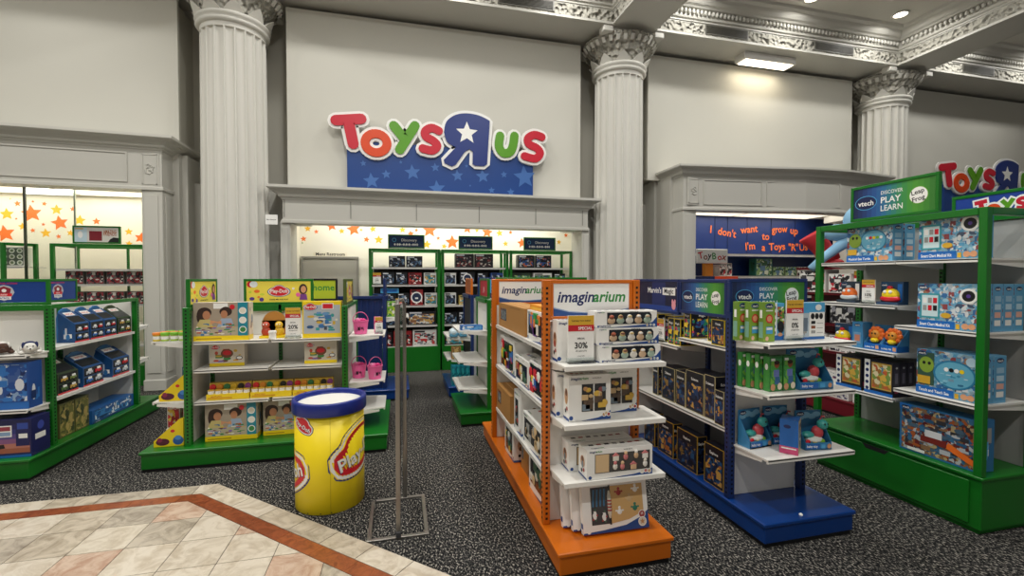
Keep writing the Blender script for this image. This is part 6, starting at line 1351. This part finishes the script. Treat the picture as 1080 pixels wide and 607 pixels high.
# ---------- science bays
SD = ['#15161c', '#2a3a5a', '#c8ccd4', '#3a3a44', '#5a7a9a', '#0f1014']; SRD = ['#8a1c22', '#15161c', '#c84a3a', '#e8e6e2', '#3a1418']; STL = ['#2a7a8a', '#c8a05a', '#e8e6e2', '#5aa0b0', '#8a6a3a']
WH_ = mat('#d5d4d0', .4); BK = mat('#14151a', .35); BL_ = mat('#2a4a8a', .4); RD_ = mat('#8a1c22', .4)
def sci(x0, x1, z, h, body, cols, lab, bay, extra=None, d=.16):
    w = x1-x0
    def art(m, w, d, h):
        m.bx(w, d, h, 'f'); m.rect(.07, .08, .93, .8 if h > .15 else .92, busy(cols, 30)); m.layer = 2; m.collage(.08, .1, .92, .78, [mat(c, .4) for c in cols], 12, int(x0*100) % 50, .3); m.layer += 1; m.rect(.07, .84, .5, .94, mat('#d8dade', .4) if body is BK else BK)
        if extra: m.layer += 1; m.ell(.5, .5, h*.36, h*.36, INKW, 20); m.ell(.5, .5, h*.28, h*.28, mat('#1a2a4a', .4), 18); m.rect(.38, .4, .62, .5, INKW)
    place(('sci', round(x0, 2), z), carton(w, d, h, body, art), 'toy_box', f'{lab} of the {bay} science bay', 'toy box', (x0+x1)/2, 8.03, z)
u = 'left'
sci(-.17, .1, 1.772, .19, BK, SD, 'black robot box, left of two on the top shelf', u); sci(.115, .385, 1.772, .19, BK, SD, 'black robot box, right of two on the top shelf', u)
front('sale7', sale('20%', .13, .2), 'sale_card', 'price card at the left end of the second science shelf', 'sale card', -.43, -.30, 7.93, 1.477, .06)
sci(-.28, -.08, 1.477, .21, BK, SD, 'black box beside the price card on the second shelf', u); sci(-.06, .13, 1.477, .21, BK, SD, 'black and blue box at the centre of the second shelf', u); sci(.15, .37, 1.477, .2, RD_, SRD, 'dark red box on the second shelf', u); sci(.41, .62, 1.477, .2, WH_, STL, 'white-framed teal box at the right end of the second shelf', u)
sci(-.43, -.27, 1.122, .2, BL_, SD, 'blue box at the left end of the third shelf', u); sci(-.25, -.05, 1.122, .2, BK, SD, 'black box second on the third shelf', u); sci(-.03, .16, 1.122, .21, BK, SD, 'black box third on the third shelf', u); sci(.18, .39, 1.122, .27, RD_, SRD, 'red-edged box with a white ring on the third shelf', u, True); sci(.42, .63, 1.122, .21, WH_, STL, 'white-framed teal box at the right end of the third shelf', u)
place('bluelying', carton(.3, .14, .08, LBLUE, lambda m, w, d, h: m.bx(w, d, h, 'f').rect(.1, .2, .9, .8, MBLUE)), 'toy_box', 'light blue box lying on top of two black ones, third science shelf', 'toy box', -.16, 8.03, 1.334)
sci(-.3, .02, .787, .22, BK, SD, 'dark blue box left on the fourth shelf', u); sci(.13, .61, .787, .23, BK, ['#d8d6d0', '#c8a05a', '#2a4a6a', '#8a5a3a'], 'wide box with a pale picture on the fourth shelf', u)
sci(-.42, -.12, .427, .25, BK, SRD, 'black and red box left on the bottom shelf', u); sci(-.1, .2, .427, .26, RD_, SRD, 'dark red box in the middle of the bottom shelf', u); sci(.22, .62, .427, .27, WH_, ['#d8d6d0', '#c83a3a', '#e8e6e2', '#2a2a30', '#8a8a90'], 'wide white box at the right of the bottom shelf', u)
u = 'middle'
sci(.95, 1.27, 1.772, .24, BK, ['#3a1c24', '#15161c', '#8a3a3a', '#c8c0b8', '#2a2a34'], 'large dark vehicle box, left of two on the top shelf', u); sci(1.29, 1.62, 1.772, .24, BK, ['#3a1c24', '#15161c', '#8a3a3a', '#c8c0b8', '#2a2a34'], 'large dark vehicle box, right of two on the top shelf', u)
sci(.76, .96, 1.477, .2, WH_, SD, 'white-edged dark box at the left end of the second shelf', u); sci(1.03, 1.29, 1.477, .22, BK, SD, 'box with a white helmet-like ring on the second shelf', u, True); sci(1.34, 1.52, 1.477, .2, BK, SD, 'plain black box on the second shelf', u); sci(1.58, 1.8, 1.477, .2, BL_, SD, 'dark blue box at the right end of the second shelf', u)
sci(.76, .96, 1.122, .21, WH_, SD, 'white-edged dark box at the left end of the third shelf', u); sci(1.02, 1.2, 1.122, .16, mat('#d8c06a', .4), STL, 'small yellowish box on the third shelf', u); sci(.75, .98, .787, .2, BK, SD, 'dark box at the left end of the fourth shelf', u); sci(1.0, 1.26, .787, .21, BK, SD, 'dark box second on the fourth shelf', u); sci(.76, 1.1, .427, .24, BK, STL, 'dark box at the left end of the bottom shelf', u)
u = 'right'
sci(2.08, 2.38, 1.772, .23, BK, ['#15161c', '#2a5a9a', '#c8ccd4', '#c86a3a', '#3a3a44'], 'blue and black box, left of two on the top shelf', u); sci(2.41, 2.71, 1.772, .23, BK, ['#15161c', '#2a5a9a', '#c8ccd4', '#c86a3a', '#3a3a44'], 'blue and black box, right of two on the top shelf', u)
sci(1.98, 2.32, 1.477, .2, mat('#2a3a2a', .4), GRC, 'dark green box on the second shelf', u); sci(2.37, 2.72, 1.477, .2, WH_, GRC, 'white and green box on the second shelf', u); sci(2.76, 2.98, 1.477, .19, BK, GRC, 'dark box at the right end of the second shelf', u)
# ---------- aisle units
place('bw', generic(.24, .12, .05, MBLUE, ['#2a6ab0', '#e8ecf0', '#5a9ad0'], None, None, 4, 6), 'toy_box', 'flat blue and white box on the top shelf of the green aisle unit', 'toy box', .77, 5.0, 1.022)
def wrapped_pack():
    m = MB(); m.ball((0,0,.06), .06, .07, .06, mat('#c4d8e0', .25), 12, 8); m.box(-.05, .05, -.06, .06, 0, .05, mat('#5a9ab8', .4), .01); b = MB(); b.box(-.052, .052, -.03, .03, .02, .1, INKW, .01)
    return m, [('paper_band', b, [])]
for k, (x, y) in enumerate(((.7, 6.12), (.83, 6.12), (.76, 6.28))): place('wp', wrapped_pack, 'toy_pack', f'small blue and white wrapped pack on the blue aisle unit, {("outer front","inner front","rear")[k]} one', 'toy pack', x, y, .802, 0, 'wrapped packs')
place('brn', generic(.12, .1, .16, CARD, ['#8a6a3a', '#c8a86a', '#4a3a2a'], None, None, 4, 6), 'toy_box', 'small brown box on the lower shelf of the blue aisle unit', 'toy box', .74, 6.16, .502)
for k in range(4): place('tealb', generic(.055, .14, .27, TEAL, ['#1a7a8a', '#2aa0a8', '#0f5a6a'], None, None, 4, 5), 'toy_box', f'slim teal box on the base of the blue aisle unit, {("first","second","third","fourth")[k]} from the aisle', 'toy box', .70+.062*k, 6.12, .152, 0, 'slim teal boxes')
place('grn', generic(.16, .1, .2, LIME, ['#8ac03a', '#c8d84a', '#3a7a3a', '#e8e4da'], None, None, 4, 8), 'toy_box', 'lime green box on the right end shelf of the navy unit behind the dough shelves', 'toy box', -.08, 6.26, 1.082)
place('sale8', sale('20%', .1, .24), 'sale_card', 'price card on the end shelf of the navy unit behind the dough shelves', 'sale card', .0, 6.165, 1.082)
# ---------- left shop
HC = ['#8a1c24', '#d8d4cc', '#3a3a44', '#a83a4a', '#1c1c22', '#6a6460']
for k in range(4): place('hero', generic(.22, .14, .19, mat('#5a5652', .4), HC, None, None, 6, 14, frame=.05), 'toy_box', f'hero-toy box on the upper shelf of the left shop bay, {("first","second","third","fourth")[k]} from its outer post', 'toy box', -4.57+.25*k, 8.0, 1.502, 0, 'hero toy boxes upper shelf')
for k in range(4): place('hero', generic(.22, .14, .19, mat('#5a5652', .4), HC, None, None, 6, 14, frame=.05), 'toy_box', f'hero-toy box on the lower shelf of the left shop bay, {("first","second","third","fourth")[k]} from its outer post', 'toy box', -4.57+.25*k, 8.0, 1.202, 0, 'hero toy boxes lower shelf')
def grid_art(m, w, d, h):
    m.bx(w, d, h, 'f'); m.rect(.06, .06, .94, .94, mat('#4a5648', .4))
    for i in range(3):
        for j in range(3): m.layer = 1; m.ell(.2+.3*i, .2+.3*j, .035, .035, mat('#d0d4c8', .4), 12); m.ell(.2+.3*i, .2+.3*j, .02, .02, mat('#6a7a5a', .4), 10)
place('grid', carton(.3, .14, .28, mat('#e6e4dc', .4), grid_art), 'toy_box', 'white-framed box with a grid of round discs, leftmost shop bay', 'toy box', -5.3, 8.0, 1.752)
place('gridlow', generic(.3, .14, .18, mat('#6a5a44', .4), ['#8a7a5a', '#4a4434', '#b8a888', '#2f3428'], None, None, 6, 10), 'toy_box', 'brownish toy box below the disc-grid box, leftmost shop bay', 'toy box', -5.3, 8.0, 1.402)
# ---------------------------------------------------------------- camera and view
cam = bpy.data.cameras.new('camera'); co = bpy.data.objects.new('camera', cam); C.objects.link(co)
cam.sensor_width = 36; cam.lens = 16.0; cam.clip_start = .05
co.location = (0, 0, 1.6); co.rotation_euler = (R(90-1.34), 0, R(-13.9))
sc = bpy.context.scene; sc.camera = co
vs = sc.view_settings; vs.view_transform = 'Standard'; vs.look = 'None'; vs.gamma = 1; vs.use_curve_mapping = False; vs.exposure = EXPO
